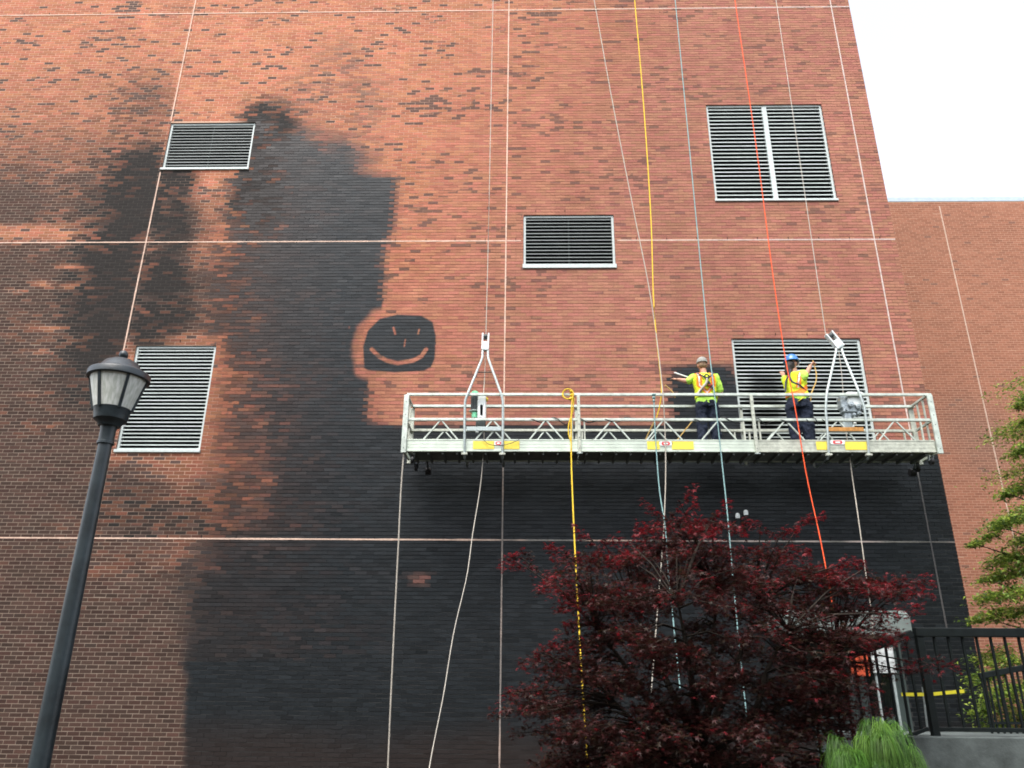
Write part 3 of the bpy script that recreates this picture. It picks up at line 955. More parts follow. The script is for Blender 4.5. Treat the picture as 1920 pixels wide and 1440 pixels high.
# ------------------------------------------------------------------ suspended platform
YF, YB = -1.15, -0.55                       # its street side and its wall side
X_ = lambda px, py, y=YF: P(px, py, y)[0]
Z_ = lambda px, py, y=YF: P(px, py, y)[2]
Z0 = Z_(1083, 847.5); Z1 = Z_(1083, 824.5); ZM = Z_(1083, 787); ZTOP = Z_(1083, 740)
ZDECK = Z0 + 0.035
XA, XE = X_(757, 845), X_(1757, 845)
posts = [X_(763.5, 745), X_(1084, 745), X_(1407, 745), X_(1740, 745)]
plat = thing("suspended_platform", "long aluminium swing stage hanging in front of the wall with two workers on it", "work platform", ((XA + XE) / 2, (YF + YB) / 2, Z0))
rs = 0.045
for y, s_ in ((YF, -1), (YB, 1)):
    MB().box((XA + .0, y - rs / 2, ZTOP - rs / 2), (X_(1745, 738), y + rs / 2, ZTOP + rs / 2)).build("top_rail", M['alu'], plat, .005)
    MB().box((XA - .03, y - rs / 2, ZM - rs / 2), (XE - .02, y + rs / 2, ZM + rs / 2)).build("mid_rail", M['alu'] if y == YF else M['alu_dirty'], plat, .005)
    for i in range(3):
        a, b = (posts[i], posts[i + 1]) if i else (XA + .03, posts[1])
        if i == 2: b = XE - .02
        t = MB().box((a + .006, y - .018, Z0), (b - .006, y + .018, Z1))
        t.box((a + .006, y - .026, Z0 + .001), (b - .006, y + .026, Z0 + .03)).box((a + .006, y - .024, Z1 - .022), (b - .006, y + .024, Z1 - .001))
        t.box((a + .006, y - .021, Z0 + .075), (b - .006, y + .021, Z0 + .083)).box((a + .006, y - .021, Z0 + .13), (b - .006, y + .021, Z0 + .138))
        t.build("toe_board", M['toe'] if i != 2 else M['alu_dirty'], plat, .002)
    for i, x in enumerate(posts):
        w = .085 if i in (0, 3) else .05
        pb = MB().box((x - w / 2, y + s_ * .026, Z0 - .03), (x + w / 2, y + s_ * .066, ZTOP - rs / 2 - .001))
        po = pb.build("post", M['alu'] if (i in (0, 3) and y == YF) else M['alu_dirty'], plat, .004)
        hb = MB()
        for zz in (Z0 + .05, Z1 + .02, ZM - .10, ZM + .07, ZTOP - .15):
            hb.tube([(x, y + s_ * .0661, zz), (x, y + s_ * .0705, zz)], .008, 8)
        hb.build("bolt", M['motor'], po)
        if i in (1, 2):
            MB().box((x - .045, y + s_ * .026, Z0 - .045), (x + .045, y + s_ * .075, Z0 - .031)).build("clamp", M['galv'], plat, .002)
    apex = [(827, 794, 858), (924, 892, 957), (1023, 993, 1056), (1147, 1115, 1181), (1244, 1213, 1279), (1347, 1316, 1381), (1472, 1441, 1508), (1571, 1538, 1603), (1677, 1648, 1716)]
    for ap, l, r in apex:
        xa = X_(ap, 787)
        for q, e in ((l, -.018), (r, .018)):
            MB().bar((X_(q, 824), y, Z1 + .001), (xa + e, y, ZM - rs / 2 - .001), .022, .022).build("brace", M['alu'], plat, .002)
    for q in (1096, 1073, 1395, 1424, 1728):
        MB().box((X_(q, 805) - .013, y - .013, Z1 + .001), (X_(q, 805) + .013, y + .013, ZM - rs / 2 - .001)).build("upright", M['alu_dirty'], plat)
for x in (posts[0], posts[3]):
    for z in (ZTOP, ZM):
        MB().box((x - .02, YF + rs / 2 + .001, z - .019), (x + .02, YB - rs / 2 - .001, z + .019)).build("end_rail", M['alu'], plat, .004)
    MB().box((x - .015, YF + .027, Z0 + .001), (x + .015, YB - .027, Z1 - .002)).build("end_toe_board", M['toe'], plat, .002)
    for yy in (-.95, -.75):
        MB().box((x - .013, yy - .013, Z1), (x + .013, yy + .013, ZTOP - .02)).build("end_upright", M['alu_dirty'], plat)
npl = 4
for i in range(3):
    a, b = [(XA + .05, posts[1]), (posts[1], posts[2]), (posts[2], XE - .05)][i]
    for k in range(npl):
        y0 = YF + .03 + k * (YB - YF - .06) / npl
        MB().box((a + .004, y0 + .003, ZDECK - .028), (b - .004, y0 + (YB - YF - .06) / npl - .003, ZDECK)).build("plank", M['deck'], plat, .002)
    n = 12
    for k in range(n):
        x = a + (b - a) * (k + .5) / n
        MB().box((x - .015, YF + .019, ZDECK - .075), (x + .015, YB - .019, ZDECK - .029)).build("cross_beam", M['deck'], plat)
# casters and wall rollers under the ends
for x, dark in ((X_(772, 860), True), (X_(1749, 860), False)):
    for y in (YF + .06, YB - .06):
        MB().box((x - .05, y - .04, Z0 - .018), (x + .05, y + .04, Z0 - .001)).build("caster_plate", M['alu_dirty'], plat, .002)
        f = MB().box((x - .035, y - .028, Z0 - .12), (x - .028, y + .028, Z0 - .018)).box((x + .028, y - .028, Z0 - .12), (x + .035, y + .028, Z0 - .018))
        fk = f.build("caster", M['galv'] if not dark else M['motor'], plat)
        MB().tube([(x - .022, y, Z0 - .125), (x + .022, y, Z0 - .125)], .062, 16).build("wheel", M['rubber'], fk)
for px in (800, 1722):
    x = X_(px, 880, YB)
    a = MB().bar((x, YB - .02, Z0 + .02), (x, YB + .20, Z0 - .10), .03, .03).build("roller_arm", M['motor'], plat)
    MB().tube([(x - .045, YB + .22, Z0 - .12), (x + .045, YB + .22, Z0 - .12)], .065, 16).build("wheel", M['rubber'], a)


def sticker(px0, px1, py0, py1, m, name="warning_label"):
    y = YF - .0272
    MB().box((X_(px0, 834), y - .0012, Z_(1000, py1)), (X_(px1, 834), y, Z_(1000, py0))).build(name, m, plat)


for q in ((887, 927), (945, 974), (1213, 1236), (1259, 1300), (1529, 1551), (1583, 1626)):
    sticker(q[0], q[1], 828, 843, M['label'])
for cxp, wv in ((934.5, 6), (1248, 9), (1570, 10)):
    y = YF - .0274
    for rr0, m_, dy in ((1.0, M['white'], 0), (.80, M['red'], .0012), (.42, M['white'], .0024)):
        hw, hh = (X_(cxp + wv * 1.15, 834) - X_(cxp - wv * 1.15, 834)) / 2 * (rr0 if rr0 < 1 else 1.25), .038 * rr0 * (1 if rr0 > .5 else .8)
        cx_, cz_ = X_(cxp, 834), Z_(1000, 832 if cxp != 1570 else 829)
        bmb = MB(); n = 20
        pts = []
        for k in range(n):
            t = 2 * math.pi * k / n
            pts.append((cx_ + (hw - hh) * (1 if math.cos(t) > 0 else -1) * (1 if hw > hh else 0) + hh * math.cos(t), cz_ + hh * math.sin(t)))
        bmb.add([(p_, y - dy - .001, q_) for p_, q_ in pts] + [(p_, y - dy, q_) for p_, q_ in pts], [tuple(range(n))] + [(k, n + k, n + (k + 1) % n, (k + 1) % n) for k in range(n)])
        bmb.build("badge", m_, plat, smooth=False)

# stirrups (bent steel frames that carry the stage) with their rope sheave heads
def stirrup(left, right, head, lean, rightish):
    yl = YF - .05
    yy_ = lambda b: yl + (-.86 - yl) * min(1, max(0, (738 - b) / 86)) ** 1.1
    def bent(px):
        p = [P(a, b, yy_(b)) for a, b in px]
        out = [p[0]]
        for a, b, c in zip(p[:-2], p[1:-1], p[2:]):          # straight runs with short rounded bends
            e, f = min(.05, .4 * np.linalg.norm(b - a)), min(.05, .4 * np.linalg.norm(c - b))
            q0, q1 = b + (a - b) / np.linalg.norm(a - b) * e, b + (c - b) / np.linalg.norm(c - b) * f
            out += [(1 - t) ** 2 * q0 + 2 * t * (1 - t) * b + t * t * q1 for t in (0, .33, .67, 1)]
        return out + [p[-1]]
    cvl, cvr = bent(left), bent(right)
    top = P(head[0], head[1], -.86)
    s = MB()
    for cv in (cvl, cvr):
        k = len(cv)
        pts = []
        zt, zb = cv[0][2], cv[-1][2]
        for i, p in enumerate(cv):                       # the upper part leans back over the deck
            pts.append(tuple(p))
        e = pts[-1]
        pts += [(e[0], yl, Z0 - .06), (e[0], yl + .07, Z0 - .10), (e[0], YB - .05, Z0 - .10), (e[0], YB + .05, Z0 - .06), (e[0], YB + .05, Z1)]
        s.tube(pts, .021, 8)
    st = s.build("stirrup", M['galv'], plat)
    xl, xr = cvl[-1][0], cvr[-1][0]
    zc = Z_(905, 804, yl)
    MB().box((xl + .02, yl - .012, zc - .035), (xr - .02, yl + .012, zc + .035)).build("crossbar", M['galv'] if not rightish else M['rust'], st, .003)
    if not rightish:
        a, b = P(895, 698, -.95), P(922, 698, -.95)
        MB().tube([a, b], .011, 8).build("tie_bar", M['cable'], st)
    for x in (xl, xr):
        MB().box((x - .05, yl - .03, Z0 - .07), (x + .05, yl + .03, Z0 - .035)).build("bracket", M['alu_dirty'], st, .003)
    return st, top


st1, top1 = stirrup([(905, 657), (904.5, 671), (877, 738), (872, 752), (871, 800), (871, 850)], [(915, 657), (915, 671), (939.5, 738), (943, 752), (943, 800), (942, 850)], (910, 655), 0, False)
st2, top2 = stirrup([(1569, 648), (1567, 662), (1550, 737), (1548, 768), (1551, 800), (1554, 852)], [(1577, 648), (1580, 662), (1609, 731), (1621, 765), (1625, 800), (1629, 852)], (1573, 648), 0, True)


def sheave_head(st, a, b, w):
    """two cheek plates with a grooved wheel between them, from a (bottom) to b (top)"""
    a, b = Vector(a), Vector(b)
    d = (b - a).normalized(); sx = Vector((0, 1, 0)).cross(d).normalized()
    for k, e in enumerate((-1, 1)):
        MB().bar(a + sx * e * w, b + sx * e * w, .028, .10, (0, 1, 0)).build("cheek_plate", M['white'], st, .006)
    c = b - d * .06
    MB().tube([c - sx * .03, c + sx * .03], .052, 16).build("sheave", M['motor'], st)
    m = a + d * .09
    MB().bar(m - d * .07, m + d * .07, w * 1.6, .085, (0, 1, 0)).build("head_block", M['white'], st, .008)
    MB().bar(a - d * .01, a + d * .035, w * 1.7, .10, (0, 1, 0)).build("head_clamp", M['galv'], st, .004)


sheave_head(st1, P(909.5, 657, -.86), P(911, 626, -.86), .052)
sheave_head(st2, P(1576, 652, -.86), P(1553, 625, -.86), .062)

# hoists
hx, hy = X_(904, 765, -.98), -.98
h = MB().box((hx - .070, hy - .10, Z_(904, 787, hy)), (hx + .068, hy + .11, Z_(904, 742, hy)))
h.box((hx - .085, hy - .06, Z_(904, 775, hy)), (hx - .06, hy + .07, Z_(904, 752, hy)))
hoist = h.build("hoist", M['white'], plat, .02)
m = MB(); mx, my = X_(890, 765, hy), hy - .02
zt, zb = Z_(890, 744, hy), Z_(890, 772, hy)
m.tube([(mx, my, zb), (mx, my, zt)], .060, 18)
for k in range(12):
    a = 2 * math.pi * k / 12
    m.box((mx + .062 * math.cos(a) - .006, my + .062 * math.sin(a) - .006, zb + .02), (mx + .062 * math.cos(a) + .006, my + .062 * math.sin(a) + .006, zt - .02))
mo = m.build("motor", M['motor'], hoist)
MB().lathe([(.0, .09), (.045, .088), (.064, .07), (.067, .02), (.067, 0)], (mx, my, zt), 18).build("motor_cap", M['green'], mo)
MB().lathe([(.05, 0), (.05, -.10), (.0, -.10)], (mx, my, zb - .02), 16).build("motor_base", M['green'], mo)
MB().lathe([(.0, 0), (.085, 0), (.085, .012), (0, .012)], (mx - .01, my, zb - .005), 18).build("brake_ring", M['alu'], mo)
MB().ball((hx + .075, hy - .03, Z_(904, 750, hy)), (.03, .03, .04)).build("knob", M['yellow'], hoist)
gb = MB().box((hx - .07, hy - .08, Z_(904, 808, hy)), (hx + .065, hy + .06, Z_(904, 787, hy))).box((hx - .10, hy - .04, Z_(904, 800, hy)), (hx - .03, hy + .05, Z_(904, 776, hy)))
gb.build("rope_guide", M['motor'], hoist, .01)
MB().ball((X_(895, 811, hy), hy - .06, Z_(895, 811, hy)), .03).build("handle_knob", M['white'], hoist)
MB().box((hx - .03, hy - .10, Z_(904, 783, hy)), (hx + .025, hy - .092, Z_(904, 762, hy))).build("cover_plate", M['cast'], hoist, .004)

hx, hy = X_(1599, 758, -.98), -.98
pb_ = lambda u0, v0, u1, v1, y0, y1: (tuple(P(u0, v1, y0)), tuple(np.array([P(u1, v0, y0)[0], y1, P(u1, v0, y0)[2]])))
h = MB().box(*pb_(1592, 734, 1618, 760, hy - .14, hy + .09))
hoist = h.build("hoist", M['white'], plat, .022)
MB().box(*pb_(1578, 741, 1593, 764, hy - .09, hy + .08)).box(*pb_(1582, 758, 1612, 772, hy - .10, hy + .07)).box(*pb_(1585, 771, 1596, 786, hy - .06, hy + .06)).build("gearbox", M['cast'], hoist, .014)
h = MB()
for a, b, r_, d_ in ((1585, 749, .042, .12), (1590, 763, .05, .16), (1604, 767, .045, .15), (1607, 778, .036, .12), (1597, 781, .03, .12), (1613, 771, .022, .12), (1583, 772, .026, .10)):
    q = P(a, b, hy); h.tube([q + np.array([0, .02, 0]), q + np.array([0, -d_ + .01, 0]), q + np.array([0, -d_, 0])], [r_, r_, r_ * .8], 14)
    h.tube([q + np.array([0, -d_, 0]), q + np.array([0, -d_ - .02, 0])], r_ * .4, 8)
h.build("housing_drum", M['cast'], hoist)
MB().ball(tuple(P(1576, 750, hy - .03)), (.03, .03, .045)).build("knob", M['yellow'], hoist)
MB().box(tuple(P(1582, 805, hy)), tuple(P(1593, 786, hy + .09))).build("rope_guide", M['galv'], hoist, .008)
h = MB(); h.ball(tuple(P(1603, 794, hy - .08)), (.03, .03, .022)).ball(tuple(P(1600, 800, hy - .08)), .018); h.build("handle_knob", M['white'], hoist)
MB().box(tuple(P(1596, 792, hy)), tuple(P(1622, 785, hy + .05))).build("drive_casing", M['motor'], hoist, .01)

# power cable wound round the middle rail
pts = []
segs_px = [(978, 1172, 4.2), (1284, 1330, 1.0), (1345, 1400, 1.2), (1400, 1500, 2.2), (1505, 1550, 3)]
for a, b, turns in segs_px:
    x0, x1 = X_(a, 787), X_(b, 787)
    n = int(12 * turns) + 8
    for k in range(n):
        t = k / (n - 1)
        r_ = .042 + .02 * math.sin(t * 9 + a)
        pts.append((x0 + (x1 - x0) * t, YF + r_ * math.cos(2 * math.pi * turns * t), ZM - .006 + r_ * math.sin(2 * math.pi * turns * t) - .015 * math.sin(t * math.pi)))
tag(MB().tube(curve_pts(pts, 2), .009, 6).build("power_cable", M['cable']), "black power cable wound round the middle rail of the swing stage", "cable")
tag(MB().tube(curve_pts([P(905, 822, YF - .06), P(915, 832, YF - .08), P(935, 835, YF - .08), P(955, 832, YF - .07), P(974, 824, YF - .06)], 6), .006, 6).build("control_cord", M['cable']),
    "thin black cord sagging across the stage's left yellow labels", "cord")


# ------------------------------------------------------------------ ropes
def rope(name, px, r, m, label, cat="rope", up=False, n=6, grp=None):
    pts = [P(a, b, y) for a, b, y in px]
    if up:
        d = (pts[0] - pts[1]) / np.linalg.norm(pts[0] - pts[1])
        q = pts[0] + d * ((ZT + .18 - pts[0][2]) / d[2])
        pts = [np.array([q[0], .35, ZT + .16]), np.array([q[0], -.05, ZT + .19]), q] + pts
        pts = pts[:2] + curve_pts(pts[2:], 8)
    else:
        pts = curve_pts(pts, 8)
    return tag(MB().tube(pts, r, n).build(name, m), label, cat, grp)


rope("wire_rope", [(924.5, 0, -.86), (911, 630, -.86), (909, 700, -.88), (906.5, 742, -.98)], .0075, M['wire'], "steel wire rope running up from the stage's left pulley head", "wire rope", True)
rope("wire_rope", [(1455, 0, -.86), (1548.5, 629, -.86)], .0072, M['wire'], "steel wire rope running up from the stage's right pulley head", "wire rope", True)
rope("wire_rope", [(1573, 660, -.88), (1578, 700, -.94), (1581, 738, -.98)], .006, M['wire'], "short wire between right pulley head and silver hoist", "wire rope")
rope("hanging_line", [(908, 806, -.98), (906, 850, -1.0), (903, 890, -1.0), (885, 1010, -1.3), (877, 1070, -1.5), (850, 1190, -1.8), (832, 1300, -2.1), (804, 1446, -2.5), (798, 1490, -2.7)], .0072, M['wire'],
     "slack grey line curving down from the left hoist past dark brick", "line")
rope("hanging_line", [(1586, 806, -.98), (1592, 850, -1.0), (1599, 900, -1.0), (1612, 990, -1.2), (1624, 1080, -1.3), (1634, 1150, -1.4), (1637, 1200, -1.45)], .0085, M['rope_white'],
     "pale slack line hanging from the right hoist to the entrance canopy", "line")
rope("lifeline", [(757, 850, YF), (753, 900, YF), (747, 1020, YF), (738, 1200, YF), (727, 1446, YF), (725, 1500, YF)], .0115, M['rope_white'], "white rope hanging straight down from the stage's left end", "rope")
rope("lifeline", [(1114, 0, -.5), (1150, 200, -.7), (1187, 390, -.85), (1222, 570, -1.0), (1238, 690, -1.12), (1243, 740, -1.2), (1248, 850, -1.2), (1244, 1000, -1.4), (1233, 1140, -1.6), (1221, 1300, -1.9)], .0095, M['rope_white'],
     "white lifeline slanting down to the rail and on through the red maple", "rope", True)
rope("lifeline", [(1190, 0, -.6), (1207, 200, -.75), (1221, 420, -.95), (1228, 600, -1.05), (1237, 690, -1.0), (1240, 720, -.95), (1240, 740, -.95), (1236, 765, -.9), (1231, 783, -.88)], .0108, M['rope_yellow'],
     "yellow lifeline running from the roof to the rail left of the capped worker", "rope", True)
rope("lifeline", [(1266, 0, -.6), (1290, 250, -.8), (1316, 520, -1.0), (1330, 660, -1.12), (1342, 760, -1.22), (1353, 860, -1.22), (1364, 965, -1.35), (1368, 1010, -1.4), (1385, 1200, -1.6), (1405, 1390, -1.8)], .0095, M['rope_teal'],
     "grey green lifeline crossing the rail right beside the capped worker", "rope", True)
rope("lifeline", [(1378, 0, -.6), (1420, 290, -.85), (1457, 570, -1.05), (1474, 680, -1.15), (1490, 760, -1.23), (1512, 890, -1.25), (1540, 1020, -1.4), (1562, 1140, -1.6), (1575, 1210, -1.7)], .0092, M['rope_orange'],
     "bright orange lifeline passing the worker in the blue hard hat", "rope", True)
rope("tied_line", [(1226, 742, YF - .04), (1227, 780, YF - .05), (1231, 850, YF - .05), (1238, 930, -1.3), (1247, 985, -1.4), (1252, 1060, -1.5), (1262, 1160, -1.7), (1275, 1290, -1.9)], .0095, M['rope_teal'],
     "grey green rope knotted on the top rail, hanging down into the red maple", "rope")
kn = MB()
for k in range(3):
    q = P(1226, 740 + 6 * k, YF - .035); kn.ball(tuple(q), (.035 - .006 * k, .04, .022))
tag(kn.build("knot", M['rope_teal']), "grey green knot round the top rail left of the yellow lifeline", "knot")
rope("tan_rope", [(1231, 783, -.88), (1222, 800, -.80), (1211, 824, -.72), (1208, 832, -.70)], .010, M['rope_tan'], "tan rope end slanting to the deck left of the white lifeline", "rope")
rope("tan_rope", [(1298, 790, -.72), (1285, 806, -.72), (1271, 824, -.72), (1264, 834, -.72)], .011, M['rope_tan'], "tan rope slanting to the deck at the capped worker's feet", "rope")
rope("tan_rope", [(1247, 722, YF - .01), (1254, 728, YF + .02), (1263, 738, YF + .05), (1266, 746, YF + .06)], .010, M['rope_tan'], "short tan rope tail hooked over the top rail by the white lifeline", "rope")
coil = []
for k in range(46):
    a = 2 * math.pi * k / 15
    c = P(1065, 739.5, YF - .045)
    coil.append((c[0] + (.092 + .004 * math.sin(k)) * math.cos(a), c[1] - .004 * (k % 7), c[2] + .092 * math.sin(a)))
coil += [P(1074, 742, YF - .06), P(1072, 760, YF - .06), P(1071, 800, YF - .06)]
coil += [P(a, b, y) for a, b, y in ((1071, 850, YF - .06), (1074, 940, -1.4), (1079, 1050, -1.6), (1086, 1180, -1.9), (1093, 1300, -2.2), (1102, 1440, -2.5), (1105, 1490, -2.6))]
cc = coil[:46] + curve_pts(coil[46:], 8)
tag(MB().tube(cc, .0115, 6).build("coiled_rope", M['rope_yellow']), "bright yellow rope looped on the top rail with its tail hanging to the ground", "rope")
rope("yellow_loop", [(1076, 745, YF - .03), (1074, 770, YF - .03), (1066, 800, YF - .03), (1067, 818, YF - .03), (1071, 828, YF - .03)], .011, M['rope_yellow'], "doubled yellow rope bight hanging beside the looped rope on the rail", "rope")
k_ = MB()
for q_ in ((1071, 734), (1072, 741), (1070, 748)):
    k_.ball(tuple(P(q_[0], q_[1], YF - .04)), (.034, .036, .026))
tag(k_.build("knot", M['rope_yellow']), "bright yellow knot round the top rail right of the rope loop", "knot")


# ------------------------------------------------------------------ people
class Body:
    """closed overlapping tubes and balls, fused to one continuous surface"""

    def __init__(s): s.m = MB()

    def rings(s, rr_, n=20, rot=0.0):
        """rr_: (cx, cy, z, rx, ry)"""
        b = len(s.m.v); c, sn = math.cos(rot), math.sin(rot)
        for cx, cy, z, rx, ry in rr_:
            for k in range(n):
                a = 2 * math.pi * k / n
                x, y = rx * math.copysign(abs(math.cos(a)) ** .85, math.cos(a)), ry * math.copysign(abs(math.sin(a)) ** .85, math.sin(a))
                s.m.v.append((cx + x * c - y * sn, cy + x * sn + y * c, z))
        for i in range(len(rr_) - 1):
            for k in range(n):
                k2 = (k + 1) % n
                s.m.f.append((b + i * n + k, b + i * n + k2, b + (i + 1) * n + k2, b + (i + 1) * n + k))
        s.m.f.append(tuple(b + k for k in reversed(range(n)))); s.m.f.append(tuple(b + (len(rr_) - 1) * n + k for k in range(n)))
        return s

    def limb(s, pts, r, n=12):
        s.m.tube(pts, r, n)
        for p, q in zip(pts, r if isinstance(r, (list, tuple)) else [r] * len(pts)): s.m.ball(tuple(p), q * .99, 10)
        return s

    def ball(s, c, r): s.m.ball(tuple(c), r, 14); return s

    def fuse(s, name, mat_, parent, vox=.011, smooth=5, wr=0.0):
        me = bpy.data.meshes.new("tmp")
        off = OFF[parent]
        me.from_pydata([tuple(np.array(v) - off) for v in s.m.v], [], s.m.f)
        o = bpy.data.objects.new("tmp", me); COL.objects.link(o)
        r = o.modifiers.new("r", 'REMESH'); r.mode = 'VOXEL'; r.voxel_size = vox
        sm = o.modifiers.new("s", 'SMOOTH'); sm.factor = .5; sm.iterations = smooth
        if wr > 0:
            tx = bpy.data.textures.new("wrinkle", 'CLOUDS'); tx.noise_scale = .07
            dm_ = o.modifiers.new("d", 'DISPLACE'); dm_.texture = tx; dm_.strength = wr; dm_.mid_level = .5
        dg = bpy.context.evaluated_depsgraph_get()
        m2 = bpy.data.meshes.new_from_object(o.evaluated_get(dg))
        bpy.data.objects.remove(o)
        m2.name = name
        m2.polygons.foreach_set('use_smooth', np.ones(len(m2.polygons), bool))
        m2.materials.clear()
        return link(name, m2, mat_, parent)


def hand(b, wrist, tip, palm_n, curl=0.3, thumb=1):
    """palm, four unequal fingers with a bend, and a thumb from the side of the palm"""
    w, t, n = Vector(wrist), Vector(tip), Vector(palm_n).normalized()
    d = (t - w).normalized(); s = d.cross(n).normalized()
    for k in range(4):
        e = (k - 1.5) * .019
        b.limb([w + s * e * .7, w + d * .085 + s * e], [.018, .015], 8)
        L = (.060, .070, .075, .068)[k]
        p0 = w + d * .085 + s * e
        p1 = p0 + (d * math.cos(curl) - n * math.sin(curl)) * L * .55
        p2 = p1 + (d * math.cos(curl * 2.2) - n * math.sin(curl * 2.2)) * L * .45
        b.limb([p0, p1, p2], [.0095, .009, .0075], 8)
    q0 = w + d * .028 + s * thumb * .026
    q1 = q0 + (d * .6 + s * thumb * .75 - n * .25).normalized() * .038
    b.limb([q0, q1, q1 + (d * .9 + s * thumb * .25 - n * .3).normalized() * .03], [.012, .0105, .009], 8)


def paint(o, mats, fn):
    me = o.data
    me.materials.clear()
    for m_ in mats: me.materials.append(m_)
    n = len(me.polygons); c = np.empty(n * 3); me.polygons.foreach_get('center', c); c = c.reshape(-1, 3)
    me.polygons.foreach_set('material_index', fn(c).astype(np.int32))


def face_bits(root, c, f, sx):
    """eyes and mouth on a head centred at c that looks along f"""
    c, f, sx = Vector(c), Vector(f), Vector(sx)
    e = MB()
    for k in (-1, 1): e.ball(tuple(c + f * .088 + sx * k * .032 + Vector((0, 0, .012))), .011, 8)
    e.build("eye", M['white'], root)
    MB().tube([c + f * .094 - sx * .022 + Vector((0, 0, -.062)), c + f * .100 + Vector((0, 0, -.064)), c + f * .094 + sx * .022 + Vector((0, 0, -.062))], .005, 6).build("mouth", M['strap_red'], root)


# worker with the cap, back to the street, left arm stretched out
q = P(1322, 722, -.85)
w1 = thing("person", "worker in a grey cap seen from behind, one bare arm stretched out sideways", "person", (q[0], -.85, ZDECK))
O1 = np.array([q[0], -.85, ZDECK])
L = lambda x, y, z: O1 + np.array([x, y, z])
lsh, lel, lwr, lht = L(-.185, .02, 1.425), L(-.285, .03, 1.355), P(1272, 711.5, -.74), P(1259, 710, -.70)
rsh, rel, rwr, rht = L(.20, .02, 1.42), L(.275, .06, 1.15), L(.24, .28, 1.12), L(.20, .40, 1.14)
hc = L(-.012, .045, 1.672)
tors = [(0, .0, .88, .155, .105), (0, .0, .98, .165, .115), (0, 0, 1.10, .150, .105), (0, 0, 1.22, .160, .112), (0, 0, 1.34, .182, .118), (0, 0, 1.42, .165, .100), (0, .01, 1.48, .085, .075)]
TR = lambda rings, g: [(O1[0] + a, O1[1] + b_, O1[2] + z, rx + g, ry + g) for a, b_, z, rx, ry in rings]
bd = Body().rings(TR(tors, 0))
bd.limb([L(0, .01, 1.44), L(-.005, .03, 1.58)], [.064, .056]).ball(hc, (.076, .095, .112)).ball(hc + [0, .075, -.07], (.045, .04, .04)).limb([hc + [0, .088, .01], hc + [0, .112, -.022]], [.011, .016], 8)
for k in (-1, 1): bd.ball(hc + [k * .077, 0, -.01], (.012, .026, .034))
for a, e, w_ in ((lsh, lel, lwr), (rsh, rel, rwr)):
    bd.limb([a, a + (e - a) * .5, e], [.056, .050, .042]).limb([e, e + (w_ - e) * .35, w_], [.042, .041, .029])
hand(bd, lwr, lht, (0, -.2, 1), .25, -1); hand(bd, rwr, rht, (0, 0, 1), .8, 1)
for k in (-1, 1):
    bd.limb([L(k * .09, 0, .90), L(k * .105, .02, .50), L(k * .12, -.02, .10)], [.088, .060, .044]).limb([L(k * .12, -.03, .05), L(k * .13, .14, .035)], [.04, .032])
bo = bd.fuse("body", M['skin'], w1, .010, 3)
sh = Body().rings(TR([(0, 0, .90, .165, .118)] + tors[1:6] + [(0, .01, 1.475, .075, .065)], .017))
for a, e in ((lsh, lel), (rsh, rel)): sh.limb([a + [0, 0, .002], a + (e - a) * .40, a + (e - a) * .82], [.072, .072, .068])
sh.fuse("shirt", M['shirt'], w1, .011, 3, .034)
tr = Body().rings(TR([(0, 0, .84, .170, .122), (0, 0, .93, .172, .124), (0, 0, 1.0, .158, .112)], .012))
for k in (-1, 1): tr.limb([L(k * .095, 0, .88), L(k * .11, .02, .50), L(k * .122, -.015, .30), L(k * .125, -.02, .09)], [.112, .092, .085, .082])
tr.fuse("trousers", M['trousers'], w1, .012, 3, .045)
ve = Body().rings(TR([(0, 0, 1.02, .168, .120)] + tors[2:6] + [(0, .012, 1.468, .088, .068)], .033))
for k in (-1, 1): ve.limb([L(k * .08, 0, 1.445), L(k * .165, .01, 1.435)], [.062, .058])
vo = ve.fuse("vest", M['vest'], w1, .010, 3, .026)


def vest1(c):
    x, z = np.abs(c[:, 0] + .005), c[:, 2]
    xc = np.where(z > 1.22, .118, .118 - (1.22 - z) / .13 * .118)
    o = (np.abs(x - xc) < .046) & (z > 1.09)
    o |= (z <= 1.12) & (x < .045)
    rf = ((np.abs(x - xc) < .010) & (z > 1.09)) | ((z <= 1.10) & (x < .014))
    return np.where(rf, 2, np.where(o, 1, 0))


paint(vo, [M['vest'], M['vest_orange'], M['reflective']], vest1)
cp = Body().ball(hc + [0, -.008, .052], (.092, .112, .088)); cp.m.v = [v for v in cp.m.v]
co = MB().lathe([(.0, .10), (.045, .093), (.078, .066), (.093, .025), (.095, -.012), (.088, -.014)], hc + [0, -.008, .045], 20)
co.v = [(v[0], hc[1] - .008 + (v[1] - hc[1] + .008) * 1.16, v[2]) for v in co.v]
cap_ = co.build("cap", M['cap'], w1)
pk = MB(); n = 10
for k in range(n + 1):
    a = math.pi * (.18 + .64 * k / n)
    pk.v += [tuple(hc + [.088 * math.cos(a), .10 * math.sin(a) - .01, .034]), tuple(hc + [.10 * math.cos(a), .10 * math.sin(a) + .065, .022]), tuple(hc + [.10 * math.cos(a), .10 * math.sin(a) + .065, .014]), tuple(hc + [.088 * math.cos(a), .10 * math.sin(a) - .01, .026])]
for k in range(n):
    for j in range(4): pk.f.append((k * 4 + j, k * 4 + (j + 1) % 4, k * 4 + 4 + (j + 1) % 4, k * 4 + 4 + j))
pk.build("peak", M['cap'], cap_)
Body().ball(hc + [0, -.045, -.025], (.074, .058, .062)).fuse("hair", M['hair_grey'], w1, .010, 2, .012)
face_bits(w1, hc, (0, 1, 0), (1, 0, 0))
for k in (-1, 1):
    Body().limb([L(k * .122, -.04, .055), L(k * .132, .16, .042)], [.054, .044]).limb([L(k * .122, -.02, .06), L(k * .122, -.02, .15)], [.052, .058]).fuse("boot", M['boot'], w1, .010, 3)
hs_ = MB()
yb_ = -.168
